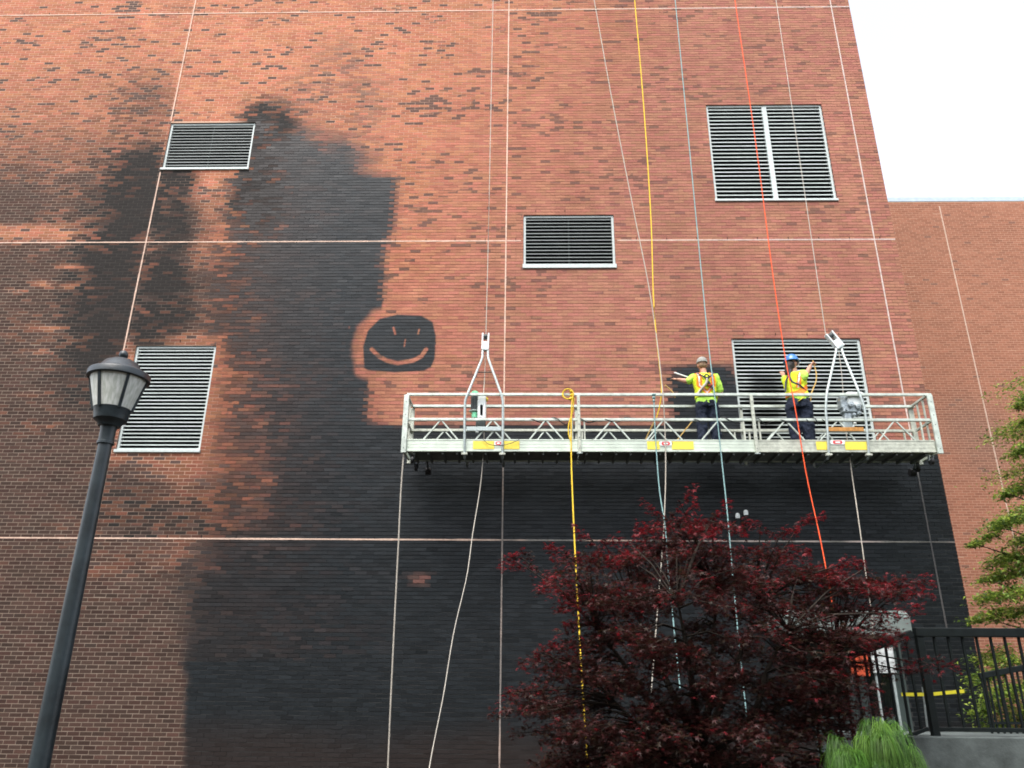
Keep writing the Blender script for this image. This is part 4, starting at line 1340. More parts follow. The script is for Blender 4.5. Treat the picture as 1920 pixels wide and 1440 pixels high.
hs_.tube(curve_pts([L(-.14, -.10, 1.46), L(-.07, yb_, 1.38), L(0, yb_ - .006, 1.30), L(.06, yb_, 1.20), L(.135, -.13, 1.08)], 5), .014, 6)
hs_.tube(curve_pts([L(.14, -.10, 1.46), L(.07, yb_, 1.38), L(0, yb_ - .006, 1.30), L(-.06, yb_, 1.20), L(-.135, -.13, 1.08)], 5), .014, 6)
ha = hs_.build("harness", M['strap'], w1)
dr = MB()
dr.tube([L(-.005 + .036 * math.cos(t), yb_ - .03, 1.362 + .032 * math.sin(t)) for t in np.linspace(-.3, math.pi + .3, 12)], .014, 6)
dr.ball(L(-.002, yb_ - .03, 1.335), (.036, .022, .022)); dr.build("back_ring", M['cable'], ha)
MB().box(L(.0, yb_ - .016, 1.195), L(.105, yb_ + .02, 1.222)).build("back_strap", M['strap_red'], ha, .006)
ln = MB().tube(curve_pts([L(-.004, yb_ - .03, 1.33), L(-.02, yb_ - .04, 1.25), L(-.09, yb_ - .05, 1.16), L(-.17, yb_ - .04, 1.06), L(-.20, -.2, 1.0)], 5), [.02] * 5 + [.021] * 5 + [.017] * 11, 8)
ln.build("lanyard", M['rope_white'], ha)
a_, b_ = P(1264, 698.5, -.70), P(1291, 707.5, -.72)
lance = tag(MB().tube([a_, a_ + (b_ - a_) * .12, b_, P(1304, 712, -.74)], [.013, .014, .011, .011], 8).build("spray_lance", M['white']), "thin white spray lance held along the capped worker's outstretched arm", "lance")

# worker in the blue hard hat, turned to the right, right hand raised with a hose
q = P(1494, 735, -.85)
w2 = thing("person", "worker in a blue hard hat with long dark hair raising a hose", "person", (q[0], -.85, ZDECK))
O2 = np.array([q[0], -.85, ZDECK])
L2 = lambda x, y, z: O2 + np.array([x, y, z])
TA = -.85                                           # how far the trunk is turned
T2 = [(0, .0, .88, .165, .125), (0, .0, 1.0, .165, .130), (-.005, 0, 1.12, .150, .125), (-.01, 0, 1.24, .158, .125), (-.01, 0, 1.36, .178, .122), (-.01, 0, 1.44, .155, .100), (-.012, .0, 1.50, .085, .078)]
TR2 = lambda rings, g: [(O2[0] + a, O2[1] + b_, O2[2] + z, rx + g, ry + g) for a, b_, z, rx, ry in rings]
ca, sa = math.cos(TA), math.sin(TA)
sh2 = lambda k: L2(-.01 + k * .17 * ca, k * .17 * sa, 1.435)
rs2, ls2 = sh2(1), sh2(-1)
re2, rw2, rh2 = P(1508, 708, -1.03), P(1519, 687, -.98), P(1526, 678, -.95)
le2, lw2, lh2 = P(1474, 716, -.70), P(1469, 704, -.60), P(1466, 697, -.55)
hc2 = L2(-.012, .02, 1.685)
fw = np.array([-sa, ca, 0])                         # the way the trunk faces
bd = Body().rings(TR2(T2, 0), rot=TA)
bd.limb([L2(-.01, 0, 1.46), L2(-.012, .01, 1.60)], [.064, .057]).ball(hc2, (.080, .086, .112)).ball(hc2 + fw * .075 + [0, 0, -.07], .04).limb([hc2 + fw * .08 + [0, 0, .01], hc2 + fw * .108 + [0, 0, -.022]], [.011, .016], 8)
sxv = np.array([ca, sa, 0])
for k in (-1, 1): bd.ball(hc2 + sxv * k * .08 + [0, 0, -.01], (.02, .02, .034))
for a, e, w_ in ((rs2, re2, rw2), (ls2, le2, lw2)):
    bd.limb([a, a + (e - a) * .5, e], [.060, .056, .048]).limb([e, e + (w_ - e) * .35, w_], [.048, .046, .033])
hand(bd, rw2, rh2, (-.7, .2, .5), 1.0, 1); hand(bd, lw2, lh2, (0, -1, 0), .6, 1)
for k in (-1, 1):
    bx, by = k * .09, k * .05 * sa
    bd.limb([L2(bx, by, .90), L2(bx * 1.1, by, .50), L2(bx * 1.2, by, .10)], [.085, .058, .044]).limb([L2(bx * 1.2, by, .05), L2(bx * 1.2 + fw[0] * .16, by + fw[1] * .16, .035)], [.04, .032])
bd.fuse("body", M['skin'], w2, .010, 3)
sh = Body().rings(TR2([(0, 0, .95, .165, .13)] + T2[1:6] + [(-.012, 0, 1.495, .075, .066)], .018), rot=TA)
for a, e in ((rs2, re2), (ls2, le2)): sh.limb([a, a + (e - a) * .40, a + (e - a) * .80], [.076, .078, .072])
sh.fuse("shirt", M['shirt'], w2, .011, 3, .034)
tr = Body().rings(TR2([(0, 0, .82, .185, .16), (0, 0, .93, .178, .150), (0, 0, 1.02, .165, .132)], .016), rot=TA * .5)
for k in (-1, 1):
    bx, by = k * .10, k * .05 * sa
    tr.limb([L2(bx, by, .88), L2(bx * 1.02, by, .50), L2(bx * 1.02, by, .30), L2(bx * 1.0, by, .09)], [.122, .104, .098, .092])
tr.fuse("trousers", M['trousers'], w2, .012, 3, .045)
ve = Body().rings(TR2([(0, 0, 1.04, .172, .134)] + T2[2:6] + [(-.012, 0, 1.485, .088, .07)], .034), rot=TA)
ve.limb([rs2 * .45 + ls2 * .55 + [0, 0, .02], rs2 + (ls2 - rs2) * .12 + [0, 0, .012]], [.062, .058]).limb([rs2 * .55 + ls2 * .45 + [0, 0, .02], ls2 + (rs2 - ls2) * .12 + [0, 0, .012]], [.062, .058])
vo = ve.fuse("vest", M['vest'], w2, .010, 3, .026)


def vest2(c):
    # coordinates across (x') and round the turned trunk
    xr = (c[:, 0] * ca + c[:, 1] * sa); yr = (-c[:, 0] * sa + c[:, 1] * ca); z = c[:, 2]
    side = xr > .02
    d1 = np.abs((xr - .10) + (1.30 - z) * .20 + yr * .3)
    d2 = np.abs(z - (1.17 + yr * .75))
    o = ((d1 < .042) & (z > 1.16)) | (d2 < .055)
    rf = ((d1 < .012) & (z > 1.16))
    return np.where(rf, 2, np.where(o, 1, 0))


paint(vo, [M['vest'], M['vest_orange'], M['reflective']], vest2)
hh = MB().lathe([(.0, .135), (.05, .128), (.088, .100), (.112, .055), (.120, .012), (.128, .004), (.146, -.004), (.146, -.010), (.118, -.008)], hc2 + [0, 0, .045], 24)
hat = hh.build("hard_hat", M['hat'], w2)
rb = MB()
for k in range(13):
    t = math.pi * k / 12
    rb.v += [tuple(hc2 + fw * math.cos(t) * .124 + sxv * e + np.array([0, 0, .05 + .130 * math.sin(t)])) for e in (-.012, .012)]
for k in range(12): rb.f.append((k * 2, k * 2 + 1, k * 2 + 3, k * 2 + 2))
rb.build("ridge", M['hat'], hat)
MB().tube([hc2 + fw * .06 + sxv * .085 + [0, 0, .10], hc2 + fw * .115 + sxv * .07 + [0, 0, .05], hc2 + fw * .125 + sxv * .04 + [0, 0, -.03]], .013, 8).build("visor_band", M['white'], hat)
Body().ball(hc2 - fw * .045 + np.array([-.01, 0, -.035]), (.088, .085, .10)).limb([hc2 - fw * .06 + [-.03, 0, -.06], hc2 - fw * .09 + [-.045, 0, -.19]], [.074, .060]).fuse("hair", M['hair'], w2, .010, 3, .02)
face_bits(w2, hc2, fw, sxv)
for k in (-1, 1):
    bx, by = k * .10, k * .05 * sa
    Body().limb([L2(bx, by, .055), L2(bx + fw[0] * .17, by + fw[1] * .17, .042)], [.056, .046]).limb([L2(bx, by, .06), L2(bx, by, .15)], [.054, .06]).fuse("boot", M['boot'], w2, .010, 3)
hs_ = MB()
hs_.tube(curve_pts([P(1482, 693, -1.02), P(1481, 708, -1.05), P(1486, 716, -1.06), P(1498, 721, -1.06), P(1511, 733, -.98)], 5), .017, 6)
hs_.tube(curve_pts([P(1480, 700, -.92), P(1474, 714, -.92), P(1473, 735, -.92)], 4), .016, 6)
ha = hs_.build("harness", M['strap'], w2)
MB().bar(P(1497, 752, -1.03), P(1510, 742, -1.0), .05, .012).build("strap_tail", M['label'], ha, .003)
rope("hose", [(1524, 676, -.95), (1527, 686, -.97), (1530.5, 700, -.99), (1530, 715, -1.0), (1525, 728, -1.02), (1521, 740, -1.05), (1520, 752, -1.02)], .010, M['rope_tan'], "tan hose looping down from the hard-hatted worker's raised hand", "hose")

# ------------------------------------------------------------------ street lamp
LY = CAM[1] + 5.45
ax = P(197, 835, LY)
lx = ax[0]
lz = lambda py, px=None: P(np.interp(py, [675, 835, 1440], [232, 199, 78]), py, LY)[2]
lamp = thing("street_lamp", "black post-top street lamp with fluted lantern standing at the left", "street lamp", (lx, LY, 0))
znb, zcup, zlb, zrim, zdome, zfin = lz(833), lz(800), lz(768), lz(712), lz(690), lz(678)
MB().lathe([(.13, 0), (.13, .05), (.10, .09), (.085, .5), (.07, .58), (.066, .62), (.048, znb - .03), (.048, znb)], (lx, LY, 0), 24).build("pole", M['lamp_black'], lamp)
MB().lathe([(.060, 0), (.060, .018), (.054, .022), (.054, zcup - znb - .03), (.060, zcup - znb)], (lx, LY, znb), 24).build("collar", M['lamp_black'], lamp)
MB().lathe([(.0, 0), (.075, 0), (.085, .025), (.115, .05), (.128, zlb - zcup - .01), (.132, zlb - zcup)], (lx, LY, zcup), 32).build("lantern_cup", M['lamp_black'], lamp)
R0, R1 = .130, .198
MB().lathe([(R0, 0), (R0 + (R1 - R0) * .5, (zrim - zlb) * .5), (R1, zrim - zlb)], (lx, LY, zlb), 48).build("lens", M['lens'], lamp)
for k in range(6):
    a = math.radians(-43 + 60 * k)
    MB().bar((lx + (R0 + .004) * math.cos(a), LY + (R0 + .004) * math.sin(a), zlb - .01), (lx + (R1 + .004) * math.cos(a), LY + (R1 + .004) * math.sin(a), zrim + .01), .020, .016, (math.cos(a), math.sin(a), 0)).build("rib", M['lamp_black'], lamp)
MB().lathe([(R1 - .01, -.004), (.214, -.006), (.222, .0), (.222, .040), (.216, .050), (.205, .055), (.15, .080)], (lx, LY, zrim), 48).build("rim", M['lamp_black'], lamp)
MB().lathe([(.19, .058), (.150, .092), (.120, .135), (.075, .160), (.03, .168), (.0, .168)], (lx, LY, zrim), 32).build("dome", M['lamp_black'], lamp)
zf = zrim + .165
MB().lathe([(.016, 0), (.020, .012), (.030, .022), (.034, .042), (.028, .064), (.012, .076), (.0, .078)], (lx, LY, zf), 20).build("finial", M['lamp_black'], lamp)
MB().tube([(lx, LY, zlb + .01), (lx, LY, zlb + .12)], .05, 12).build("lamp_holder", M['white'], lamp)


# ------------------------------------------------------------------ foliage
def star_leaves(name, c, nrm_tilt, size, cols, mat_, parent, heading=None, seed=3):
    """five-lobed leaves, one small fan of faces each"""
    r = np.random.default_rng(seed)
    n = len(c)
    ang = np.radians([-112, -58, 0, 58, 112]); ln_ = np.array([.55, .88, 1.0, .88, .55])
    na = np.radians([-150, -85, -29, 29, 85, 150]); nl = np.array([.16, .27, .30, .30, .27, .16])
    tx = np.concatenate([[0], ln_ * np.sin(ang), nl * np.sin(na)]); ty = np.concatenate([[0], ln_ * np.cos(ang), nl * np.cos(na)])
    tz = -.28 * (tx ** 2 + ty ** 2)
    faces = [(0, 6 + i, 1 + i, 7 + i) for i in range(5)]
    yaw = r.uniform(0, 2 * np.pi, n) if heading is None else heading + r.normal(0, .6, n)
    tilt = np.abs(r.normal(0, nrm_tilt, n)); ta = r.uniform(0, 2 * np.pi, n)
    N = np.stack([np.sin(tilt) * np.cos(ta), np.sin(tilt) * np.sin(ta), np.cos(tilt)], -1)
    H = np.stack([np.cos(yaw), np.sin(yaw), np.zeros(n) - .35], -1)
    H -= N * (H * N).sum(-1, keepdims=True); H /= np.linalg.norm(H, axis=-1, keepdims=True)
    S = np.cross(H, N)
    V = c[:, None, :] + size[:, None, None] * (tx[None, :, None] * S[:, None, :] + ty[None, :, None] * H[:, None, :] + tz[None, :, None] * N[:, None, :])
    C = np.repeat(cols[:, None, :], V.shape[1], 1)
    off = OFF.get(parent, np.zeros(3))
    return link(name, mesh_np(name, V - off, faces, C), mat_, parent)


def blade_leaves(name, c, size, cols, mat_, parent, seed=3, width=.38, tilt_s=.6):
    """pointed oval leaves folded along the midrib"""
    r = np.random.default_rng(seed); n = len(c)
    tx = np.array([0, -width / 2, 0, width / 2, 0]); ty = np.array([0, .42, .45, .42, 1.0]); tz = np.array([0, .05, -.02, .05, -.18])
    faces = [(0, 2, 4, 1), (0, 3, 4, 2)]
    yaw = r.uniform(0, 2 * np.pi, n); tilt = np.abs(r.normal(0, tilt_s, n)); ta = r.uniform(0, 2 * np.pi, n)
    N = np.stack([np.sin(tilt) * np.cos(ta), np.sin(tilt) * np.sin(ta), np.cos(tilt)], -1)
    H = np.stack([np.cos(yaw), np.sin(yaw), np.zeros(n) - .3], -1)
    H -= N * (H * N).sum(-1, keepdims=True); H /= np.linalg.norm(H, axis=-1, keepdims=True)
    S = np.cross(H, N)
    V = c[:, None, :] + size[:, None, None] * (tx[None, :, None] * S[:, None, :] + ty[None, :, None] * H[:, None, :] + tz[None, :, None] * N[:, None, :])
    C = np.repeat(cols[:, None, :], V.shape[1], 1)
    off = OFF.get(parent, np.zeros(3))
    return link(name, mesh_np(name, V - off, faces, C), mat_, parent)


# red maple between the street and the wall
TY = -5.6
base = np.array([P(1330, 1500, TY)[0], TY, 0.0])
maple = thing("red_maple", "dark red Japanese maple with layered feathery branches below the platform", "tree", tuple(base))
CROWN = [(985, 1052), (1060, 1040), (1105, 1012), (1180, 1018), (1225, 995), (1262, 965), (1300, 972), (1345, 968), (1372, 1006), (1420, 1012), (1450, 1014), (1505, 985), (1480, 1035), (1560, 1075), (1620, 1070),
         (1690, 1095), (1640, 1150), (1660, 1215), (1720, 1248), (1640, 1290), (1600, 1360), (1570, 1440), (1570, 1520), (1040, 1520), (1045, 1440), (1000, 1380), (975, 1335), (1000, 1290), (1040, 1270), (1020, 1225), (1080, 1190), (1090, 1130), (1050, 1095)]
rt = np.random.default_rng(77)
sp = []
tries = 0
while len(sp) < 430 and tries < 9000:
    tries += 1
    u, v = rt.uniform(960, 1730), rt.uniform(950, 1510)
    dd = sdf(CROWN, np.array([u]), np.array([v]))[0]
    if dd > -6: continue
    thick = 1.25 * min(1, (-dd) / 130) ** .6
    y = TY + rt.uniform(-1, 1) * thick
    p = P(u, v, y)
    if p[2] < .35: continue
    sp.append((p, rt.uniform(.20, .40), 1 if dd > -40 and v < 1330 else 0, None))
TIPS = [((985, 1040), (950, 1048)), ((990, 1062), (958, 1060)), ((1060, 1040), (1040, 1030)), ((1105, 1020), (1098, 1002)), ((1180, 1020), (1192, 1008)), ((1215, 995), (1205, 992)), ((1240, 975), (1226, 953)), ((1282, 950), (1284, 926)),
        ((1290, 962), (1290, 955)), ((1345, 975), (1350, 955)), ((1425, 990), (1412, 982)), ((1460, 1000), (1485, 995)), ((1500, 985), (1530, 968)), ((1570, 1065), (1600, 1052)), ((1620, 1075), (1600, 1056)),
        ((1680, 1095), (1735, 1086)), ((1670, 1115), (1732, 1108)), ((1640, 1160), (1708, 1135)), ((1690, 1240), (1778, 1240)), ((1680, 1255), (1740, 1255)), ((1000, 1290), (950, 1300)), ((1020, 1225), (1020, 1218)), ((985, 1330), (948, 1330)), ((1100, 1130), (1085, 1120)),
        ((1130, 1020), (1150, 1012)), ((1330, 985), (1310, 975)), ((1640, 1110), (1660, 1100)), ((1560, 1090), (1590, 1085))]
for a, b in TIPS:
    y = TY + rt.uniform(-.5, .3)
    pa, pb = P(*a, y), P(*b, y)
    sp.append(((pa + pb) / 2, np.linalg.norm(pb - pa) / 2 + .10, 2, (pb - pa)))
LC, LS, LCOL, twigs = [], [], [], []
for p, rad, tip, dirn in sp:
    out = (p - (base + [0, 0, 1.2])) if dirn is None else dirn
    h_ = math.atan2(out[1], out[0]) + rt.normal(0, .35)
    n = int(rt.uniform(118, 178) * (.8 if tip == 2 else 1.0) * (rad / .3) ** .7)
    t = rt.uniform(-1, 1, n); w = rt.normal(0, .34, n) * (1.05 - np.abs(t) * .6)
    if dirn is not None: w *= .30
    ca_, sa_ = math.cos(h_), math.sin(h_)
    dz_ = (out[2] / (np.linalg.norm(out) + 1e-6)) if dirn is not None else 0
    c = np.stack([p[0] + rad * (t * ca_ - w * sa_), p[1] + rad * (t * sa_ + w * ca_) * (1 if dirn is None else .6), p[2] + rad * (-.20 * t ** 2 - .25 * w ** 2 + t * dz_) + rt.normal(0, .035, n)], -1)
    LC.append(c); LS.append(rt.uniform(.027, .050, n) * (1.0 if tip != 2 else .95))
    cc_ = np.empty((n, 4))
    k = rt.random(n)
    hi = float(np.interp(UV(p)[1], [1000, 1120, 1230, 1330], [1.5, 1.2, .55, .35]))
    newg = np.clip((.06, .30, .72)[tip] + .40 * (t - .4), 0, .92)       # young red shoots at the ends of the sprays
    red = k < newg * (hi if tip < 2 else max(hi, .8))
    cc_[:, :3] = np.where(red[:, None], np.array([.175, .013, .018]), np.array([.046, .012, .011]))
    br = (~red) & (rt.random(n) < .30)
    cc_[br, :3] = (.034, .020, .011)
    cc_[:, :3] *= rt.uniform(.65, 1.35, (n, 1)); cc_[:, 3] = .42
    LCOL.append(cc_)
    twigs.append((p, h_, rad))
LC, LS, LCOL = np.concatenate(LC), np.concatenate(LS), np.concatenate(LCOL)
uL, vL = UV(LC)
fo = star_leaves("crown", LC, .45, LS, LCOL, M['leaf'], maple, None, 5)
fo['kind'] = 'stuff'
tk = MB()
limbs = []
for k in range(9):
    a = 2 * math.pi * k / 9 + .3
    tp_ = P(*[(1085, 1110), (1170, 1080), (1260, 1050), (1345, 1040), (1430, 1060), (1500, 1110), (1600, 1170), (1120, 1260), (1590, 1270)][k], TY + .7 * math.sin(k * 2.3))
    tp = base + (tp_ - base) * .86
    m1 = base + np.array([.18 * math.cos(a), .18 * math.sin(a), .55 + .15 * (k % 3)])
    m2 = base + (tp - base) * np.array([.45, .5, .62]) + np.array([.08 * math.sin(k * 3), .1 * math.cos(k * 2), .05])
    cv = curve_pts([base + [.03 * math.cos(a), .03 * math.sin(a), -.05], m1, m2, base + (tp - base) * np.array([.75, .8, .85]), tp], 7)
    tk.tube(cv, list(np.linspace(.058, .008, len(cv))), 7)
    limbs += [(q_, .5 * (1 - i / len(cv))) for i, q_ in enumerate(cv) if i > 6]
LP = np.array([q_ for q_, _ in limbs])
for p, h_, rad in twigs:
    e = p - np.array([math.cos(h_), math.sin(h_), .1]) * rad * .3
    dd = np.linalg.norm(LP - e, axis=1) + np.where(LP[:, 2] > e[2] + .05, .6, 0)
    a = LP[np.argmin(dd)]
    mid = (a + e) / 2 + np.array([0, 0, .06])
    tip_ = p + np.array([math.cos(h_), math.sin(h_), -.15]) * rad * .8
    tk.tube([a, mid, e, tip_], [.011, .008, .0055, .002], 4, False)
tk.build("trunk", M['bark'], maple)

# green tree reaching in at the right edge, behind the railing
GY = -1.6
gb_ = np.array([P(2080, 1300, GY)[0], GY, 0])
gtree = thing("green_tree", "light green leafy tree reaching in at the right edge behind the railing", "tree", tuple(gb_))
gs = []
for u, v, r_, n in ((1925, 745, .18, 80), (1915, 760, .12, 60), (1918, 790, .10, 40), (1922, 842, .22, 110), (1905, 850, .12, 40), (1940, 880, .3, 120), (1915, 915, .22, 150), (1890, 925, .16, 90), (1925, 960, .3, 170), (1895, 975, .22, 150), (1872, 985, .18, 110),
                    (1855, 1005, .14, 70), (1832, 1018, .10, 40), (1822, 1022, .07, 26), (1930, 1010, .25, 130), (1900, 1045, .28, 150), (1875, 1050, .2, 110), (1930, 1060, .3, 130), (1895, 1075, .3, 160), (1860, 1085, .2, 90), (1925, 1110, .3, 170), (1885, 1115, .25, 130),
                    (1850, 1120, .18, 80), (1910, 1150, .3, 170), (1870, 1150, .25, 120), (1835, 1160, .16, 60), (1860, 1230, .25, 150), (1850, 1270, .25, 150), (1895, 1240, .25, 120), (1880, 1300, .3, 190), (1915, 1290, .3, 150), (1860, 1330, .25, 150), (1905, 1350, .3, 170), (1930, 1330, .3, 150),
                    (1975, 1000, .5, 200), (1980, 1150, .5, 200), (1970, 1280, .4, 200), (1985, 880, .4, 150), (1850, 1370, .2, 90), (1890, 1380, .25, 120)):
    y = GY + rt.uniform(-.5, .5)
    p = P(u, v, y)
    m_ = int(n * 4.0)
    h_ = rt.normal(3.3, .5)
    t = rt.normal(0, .55, m_); w = rt.normal(0, .5, m_)
    gs.append(np.stack([p[0] + r_ * 1.15 * t, p[1] + r_ * w * 1.2, p[2] + r_ * (.40 * t * .5 + rt.normal(0, .22, m_)) - .15 * r_ * w], -1))
for k in range(42):
    a = rt.uniform(0, 2 * np.pi); zz = rt.uniform(1.6, 6.6); rad_ = (1.5 - abs(zz - 3.8) * .32) * rt.uniform(.45, 1)
    p = gb_ + np.array([.45 + rad_ * math.cos(a), rad_ * math.sin(a) + .2, zz])
    if p[0] < gb_[0] - .1: continue
    t = rt.normal(0, .55, 320); w = rt.normal(0, .5, 320)
    gs.append(np.stack([p[0] + .45 * t, p[1] + .45 * w, p[2] + .09 * t + rt.normal(0, .07, 320) - .05 * w], -1))
GC = np.concatenate(gs); n = len(GC)
gc = np.empty((n, 4)); k = rt.random(n)
gc[:, :3] = np.where(k[:, None] < .35, np.array([.26, .33, .05]), np.where(k[:, None] < .8, np.array([.13, .21, .033]), np.array([.05, .09, .02])))
gc[:, :3] *= rt.uniform(.7, 1.3, (n, 1)); gc[:, 3] = .4
fo = blade_leaves("crown", GC, rt.uniform(.045, .085, n), gc, M['leaf'], gtree, 8, .42, .6)
fo['kind'] = 'stuff'
tk = MB(); tk.tube(curve_pts([gb_ + [0, 0, -.05], gb_ + [.05, 0, 1.5], gb_ + [-.05, .05, 3.0], gb_ + [.0, 0, 4.6], gb_ + [-.2, 0, 6.0]], 6), list(np.linspace(.13, .03, 25)), 10)
for u, v in ((1830, 1020), (1870, 985), (1890, 925), (1860, 1090), (1850, 1160), (1850, 1270), (1900, 1045), (1915, 850), (1925, 750), (1870, 1340), (1890, 1240), (1980, 1000), (1980, 1150)):
    e = P(u, v, GY + rt.uniform(-.3, .3)); s0 = gb_ + np.array([0, 0, max(.6, e[2] - .25 * abs(e[0] - gb_[0]) - .4)])
    tk.tube(curve_pts([s0, (s0 + e) / 2 + [0, 0, .12], e], 5), list(np.linspace(.03, .005, 11)), 5, False)
tk.build("trunk", M['bark'], gtree)

# thread-leaved shrub at the lower right
SY = -6.7
sb = np.array([P(1640, 1450, SY)[0], SY, 0.0])
shrub = thing("thread_leaf_shrub", "bright green mop-like shrub with drooping thread leaves in front of the concrete", "shrub", tuple(sb))
thr_v, thr_f, thr_c = [], [], []
for cu, cv_, wd, n in ((1655, 1368, .07, 9), (1642, 1384, .14, 16), (1676, 1400, .12, 14), (1578, 1402, .05, 6), (1594, 1420, .13, 15), (1640, 1430, .24, 30), (1560, 1446, .13, 10), (1702, 1444, .12, 10), (1640, 1470, .34, 30)):
    for i in range(n):
        c0 = P(cu, cv_, SY + rt.normal(0, .14)) + np.array([rt.normal(0, wd * .5), 0, rt.normal(0, .04) - abs(rt.normal(0, wd * .2))])
        lead = rt.normal(-1.57, 1.1); tone = rt.uniform(.5, 1.35); ylw = rt.random() * .5
        for q in range(int(rt.uniform(55, 95))):
            a = lead + rt.normal(0, .75); ln_ = rt.uniform(.06, .20) * (1 + .3 * tone); w = rt.uniform(.0012, .0026)
            p = c0 + rt.normal(0, .018, 3)
            dx, dy = math.cos(a), math.sin(a)
            up_ = rt.uniform(.1, .5)
            b0 = len(thr_v)
            sxn, syn = -dy * w, dx * w
            for j in range(5):
                t = j / 4
                o_ = ln_ * t * (.75 - .15 * t)
                z = ln_ * (up_ * t * 2.0 - (1.25 + up_) * t * t)
                ww = 1 - .7 * t
                q_ = p + [dx * o_, dy * o_, z]
                thr_v += [(q_[0] - sxn * ww - .3 * w, q_[1] - syn * ww, q_[2]), (q_[0] + sxn * ww + .3 * w, q_[1] + syn * ww, q_[2])]
            for j in range(4): thr_f.append((b0 + 2 * j, b0 + 2 * j + 1, b0 + 2 * j + 3, b0 + 2 * j + 2))
            col_ = (np.array([.055, .15, .018]) * (1 - ylw) + np.array([.15, .25, .03]) * ylw) * tone * rt.uniform(.6, 1.4)
            thr_c += [(*col_, .5)] * 10
me = bpy.data.meshes.new("foliage")
me.from_pydata([tuple(np.array(v) - sb) for v in thr_v], [], thr_f)
set_col(me, np.array(thr_c))
fo = link("foliage", me, M['leaf'], shrub); fo['kind'] = 'stuff'
tk = MB()
for k in range(12):
    e = P(rt.uniform(1570, 1710), rt.uniform(1395, 1440), SY + rt.normal(0, .1)); tk.tube(curve_pts([sb + [.03 * math.cos(k), .03 * math.sin(k), -.03], (sb + e) / 2 + [0, 0, .1], e], 4), [.018] * 4 + [.010] * 5, 5, False)
tk.build("stem", M['bark'], shrub)

# ------------------------------------------------------------------ entrance landing, railing and odds and ends
RY = -5.0
ztopc = Z_(1800, 1380, RY)
xw0 = X_(1700, 1400, RY)
cw_ = MB().box((xw0, RY - .16, -.05), (xw0 + 5, RY + .14, ztopc))
tag(cw_.build("concrete_wall", M['concrete'], None, .012), "grey concrete retaining wall under the black railing, lower right", "wall")
MB().box((xw0 + .02, RY + .141, -.05), (xw0 + 5, -2.7, 1.04)).build("landing", M['concrete'])
bpy.data.objects["landing"]['kind'] = 'structure'
st_ = MB()
for k in range(4):
    st_.box((xw0 - .02 - .30 * (k + 1), RY - .14, -.05), (xw0 - .02 - .30 * k, RY + .28, ztopc - .16 * (k + 1) + .05))
tag(st_.build("steps", M['concrete'], None, .008), "short concrete steps going down left of the concrete wall", "steps")
rail = thing("metal_railing", "black metal railing with upright bars along the top of the concrete wall", "railing", (xw0, RY, ztopc))
zt_, zb_ = Z_(1800, 1186, RY), Z_(1800, 1368, RY)
xc = X_(1722, 1190, RY); xe = xc + 4.6
MB().box((xc - .04, RY - .045, zt_ - .045), (xe, RY + .045, zt_ + .045)).build("top_rail", M['iron'], rail, .008)
MB().box((xc + .04, RY - .02, zb_ - .02), (xe, RY + .02, zb_ + .02)).build("bottom_rail", M['iron'], rail, .004)
for x in (xc, xc + 2.3, xe):
    MB().box((x - .035, RY - .035, ztopc - .01), (x + .035, RY + .035, zt_ - .046)).build("post", M['iron'], rail, .004)
x = xc + .155
while x < xe - .05:
    if abs(x - xc - 2.3) > .06: MB().box((x - .011, RY - .011, zb_ + .021), (x + .011, RY + .011, zt_ - .046)).build("baluster", M['iron'], rail)
    x += .145
# the part that slopes down with the steps
A, Bp = P(1718, 1184, RY), P(1500, 1262, RY)
MB().bar(A + np.array([-.05, 0, -.02]), Bp, .07, .075).build("sloping_rail", M['iron'], rail, .008)
dz_ = zb_ - zt_
MB().bar(A + np.array([-.05, 0, dz_]), Bp + np.array([0, 0, dz_]), .035, .035).build("sloping_bottom_rail", M['iron'], rail, .004)
k = 1
while True:
    t = k * .115 / abs(A[0] - Bp[0])
    if t > .98: break
    q_ = A + (Bp - A) * t
    MB().box((q_[0] - .011, RY - .011, q_[2] + dz_ + .02), (q_[0] + .011, RY + .011, q_[2] - .04)).build("baluster", M['iron'], rail)
    k += 1
# second railing beyond the landing
R2 = -3.0
rail2 = thing("metal_railing", "second black railing farther back with a handrail rising to the right", "railing", (X_(1850, 1300, R2), R2, 1.0))
a, b = P(1836, 1268, R2), P(1990, 1238, R2)
MB().bar(a, b, .05, .07).build("handrail", M['iron'], rail2, .006)
n = 14
for k in range(n):
    q_ = a + (b - a) * (k + .3) / n
    MB().box((q_[0] - .010, R2 - .010, 1.04), (q_[0] + .010, R2 + .010, q_[2] - .03)).build("baluster", M['iron'], rail2)
MB().bar(np.array([a[0], R2, 1.16]), np.array([b[0], R2, 1.16]), .03, .03).build("bottom_rail", M['iron'], rail2)
# things behind the railing
y = -2.2
a, b = P(1597, 1268, y), P(1625, 1222, y)
ob = thing("barrier_board", "orange plastic barrier panel glimpsed through the railing bars behind the maple", "barrier", (a[0], y, 0))
MB().box((a[0], y - .02, a[2]), (b[0], y + .02, b[2])).build("panel", M['orange'], ob, .01)
for x in (a[0] + .05, b[0] - .05): MB().box((x - .015, y + .021, 0.0), (x + .015, y + .05, b[2] - .03)).build("leg", M['rubber'], ob)
a, b = P(1638, 1262, y), P(1673, 1214, y)
nb = thing("notice_board", "white notice board standing right of the orange panel behind the railing", "sign", (a[0], y, 0))
MB().box((a[0], y - .015, a[2]), (b[0], y + .015, b[2])).build("board", M['notice'], nb, .006)
for x in (a[0] + .04, b[0] - .04): MB().box((x - .015, y + .016, 0.0), (x + .015, y + .04, b[2] - .05)).build("leg", M['galv'], nb)
tp_ = MB()
pa = [P(u_, v_, RY + .25) for u_, v_ in ((1690, 1302), (1742, 1302), (1795, 1297), (1808, 1296))]
tp_ = MB(); n = len(pa)
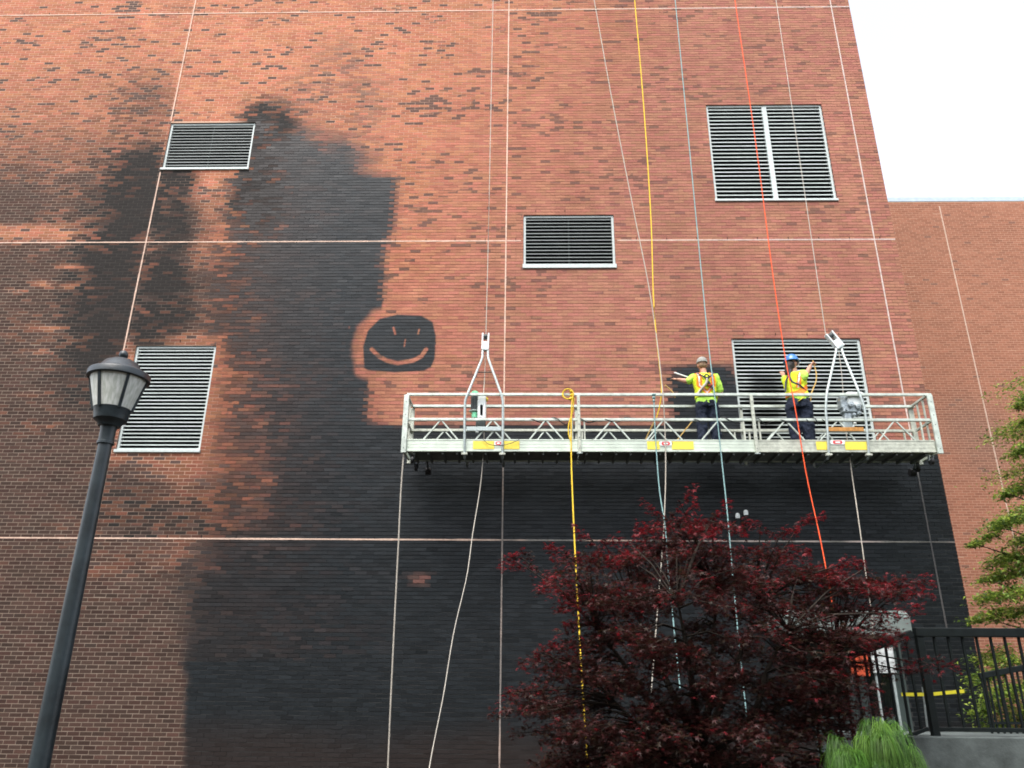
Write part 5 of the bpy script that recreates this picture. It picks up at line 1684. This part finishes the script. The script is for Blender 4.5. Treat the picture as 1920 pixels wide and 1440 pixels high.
for p in pa: tp_.v += [tuple(p + [0, 0, .017]), tuple(p + [0, 0, -.017]), tuple(p + [0, .003, -.017]), tuple(p + [0, .003, .017])]
for k in range(n - 1):
    for j in range(4): tp_.f.append((k * 4 + j, k * 4 + (j + 1) % 4, k * 4 + 4 + (j + 1) % 4, k * 4 + 4 + j))
tp_.f += [(0, 1, 2, 3), tuple(4 * (n - 1) + j for j in (3, 2, 1, 0))]
tag(tp_.build("caution_tape", M['tape'], None, smooth=False), "strip of bright yellow tape tied across behind the railing bars", "tape")
tag(MB().tube([P(1730, 1288, RY + .3), P(1737, 1350, RY + .3), P(1739, 1366, RY + .3)], .010, 8).build("marker_stake", M['galv']), "thin white stake behind the railing at the end of the yellow tape", "stake")
# two capped pipe stubs on the black wall
for px, py, hgt, lab in ((1383.5, 972, .10, "shorter silver capped pipe stub at the maple's top, left of its pair"), (1399, 966, .20, "taller silver capped pipe stub on the black wall above the maple")):
    y = -.14
    c = P(px, py, y)
    pt = thing("pipe_stub", lab, "pipe", tuple(c), "pipe stubs on the black wall")
    MB().tube([(c[0], y, c[2] - .20), (c[0], y, c[2] + .0)], .036, 12).build("pipe", M['iron'], pt)
    MB().lathe([(.038, 0), (.040, .04), (.036, .075), (.02, .09), (0, .092)], (c[0], y, c[2]), 14).build("cap", M['white'], pt)
    MB().box((c[0] - .02, y + .03, c[2] - .16), (c[0] + .02, -.003, c[2] - .12)).build("bracket", M['iron'], pt)

# unseen belt of trees, added behind the camera to shade the lower wall
bt = np.random.default_rng(99)
bc_, bs_ = [], []
tk = MB()
for k in range(22):
    x = -46 + 4.4 * k + bt.normal(0, .8); y = -27 - bt.uniform(0, 7); h_ = bt.uniform(13, 17)
    tk.tube([(x, y, -.1), (x + .1, y, h_ * .4), (x, y + .2, h_ * .8)], [.3, .22, .08], 7)
    n = 1100
    d_ = bt.normal(0, 1, (n, 3)); d_ /= np.linalg.norm(d_, axis=1, keepdims=True); d_ *= (bt.random((n, 1)) ** .4)
    bc_.append(np.array([x, y, h_ * .54]) + d_ * np.array([3.1, 2.6, h_ * .46]))
BC_ = np.concatenate(bc_); n = len(BC_)
gc = np.empty((n, 4)); gc[:, :3] = np.array([.045, .075, .022]) * bt.uniform(.6, 1.4, (n, 1)); gc[:, 3] = .6
tag(blade_leaves("shade_treeline", BC_, bt.uniform(.7, 1.2, n), gc, M['leaf'], None, 9, .8, 1.0), kind='stuff')
tag(tk.build("shade_treeline_trunks", M['bark']), kind='stuff')
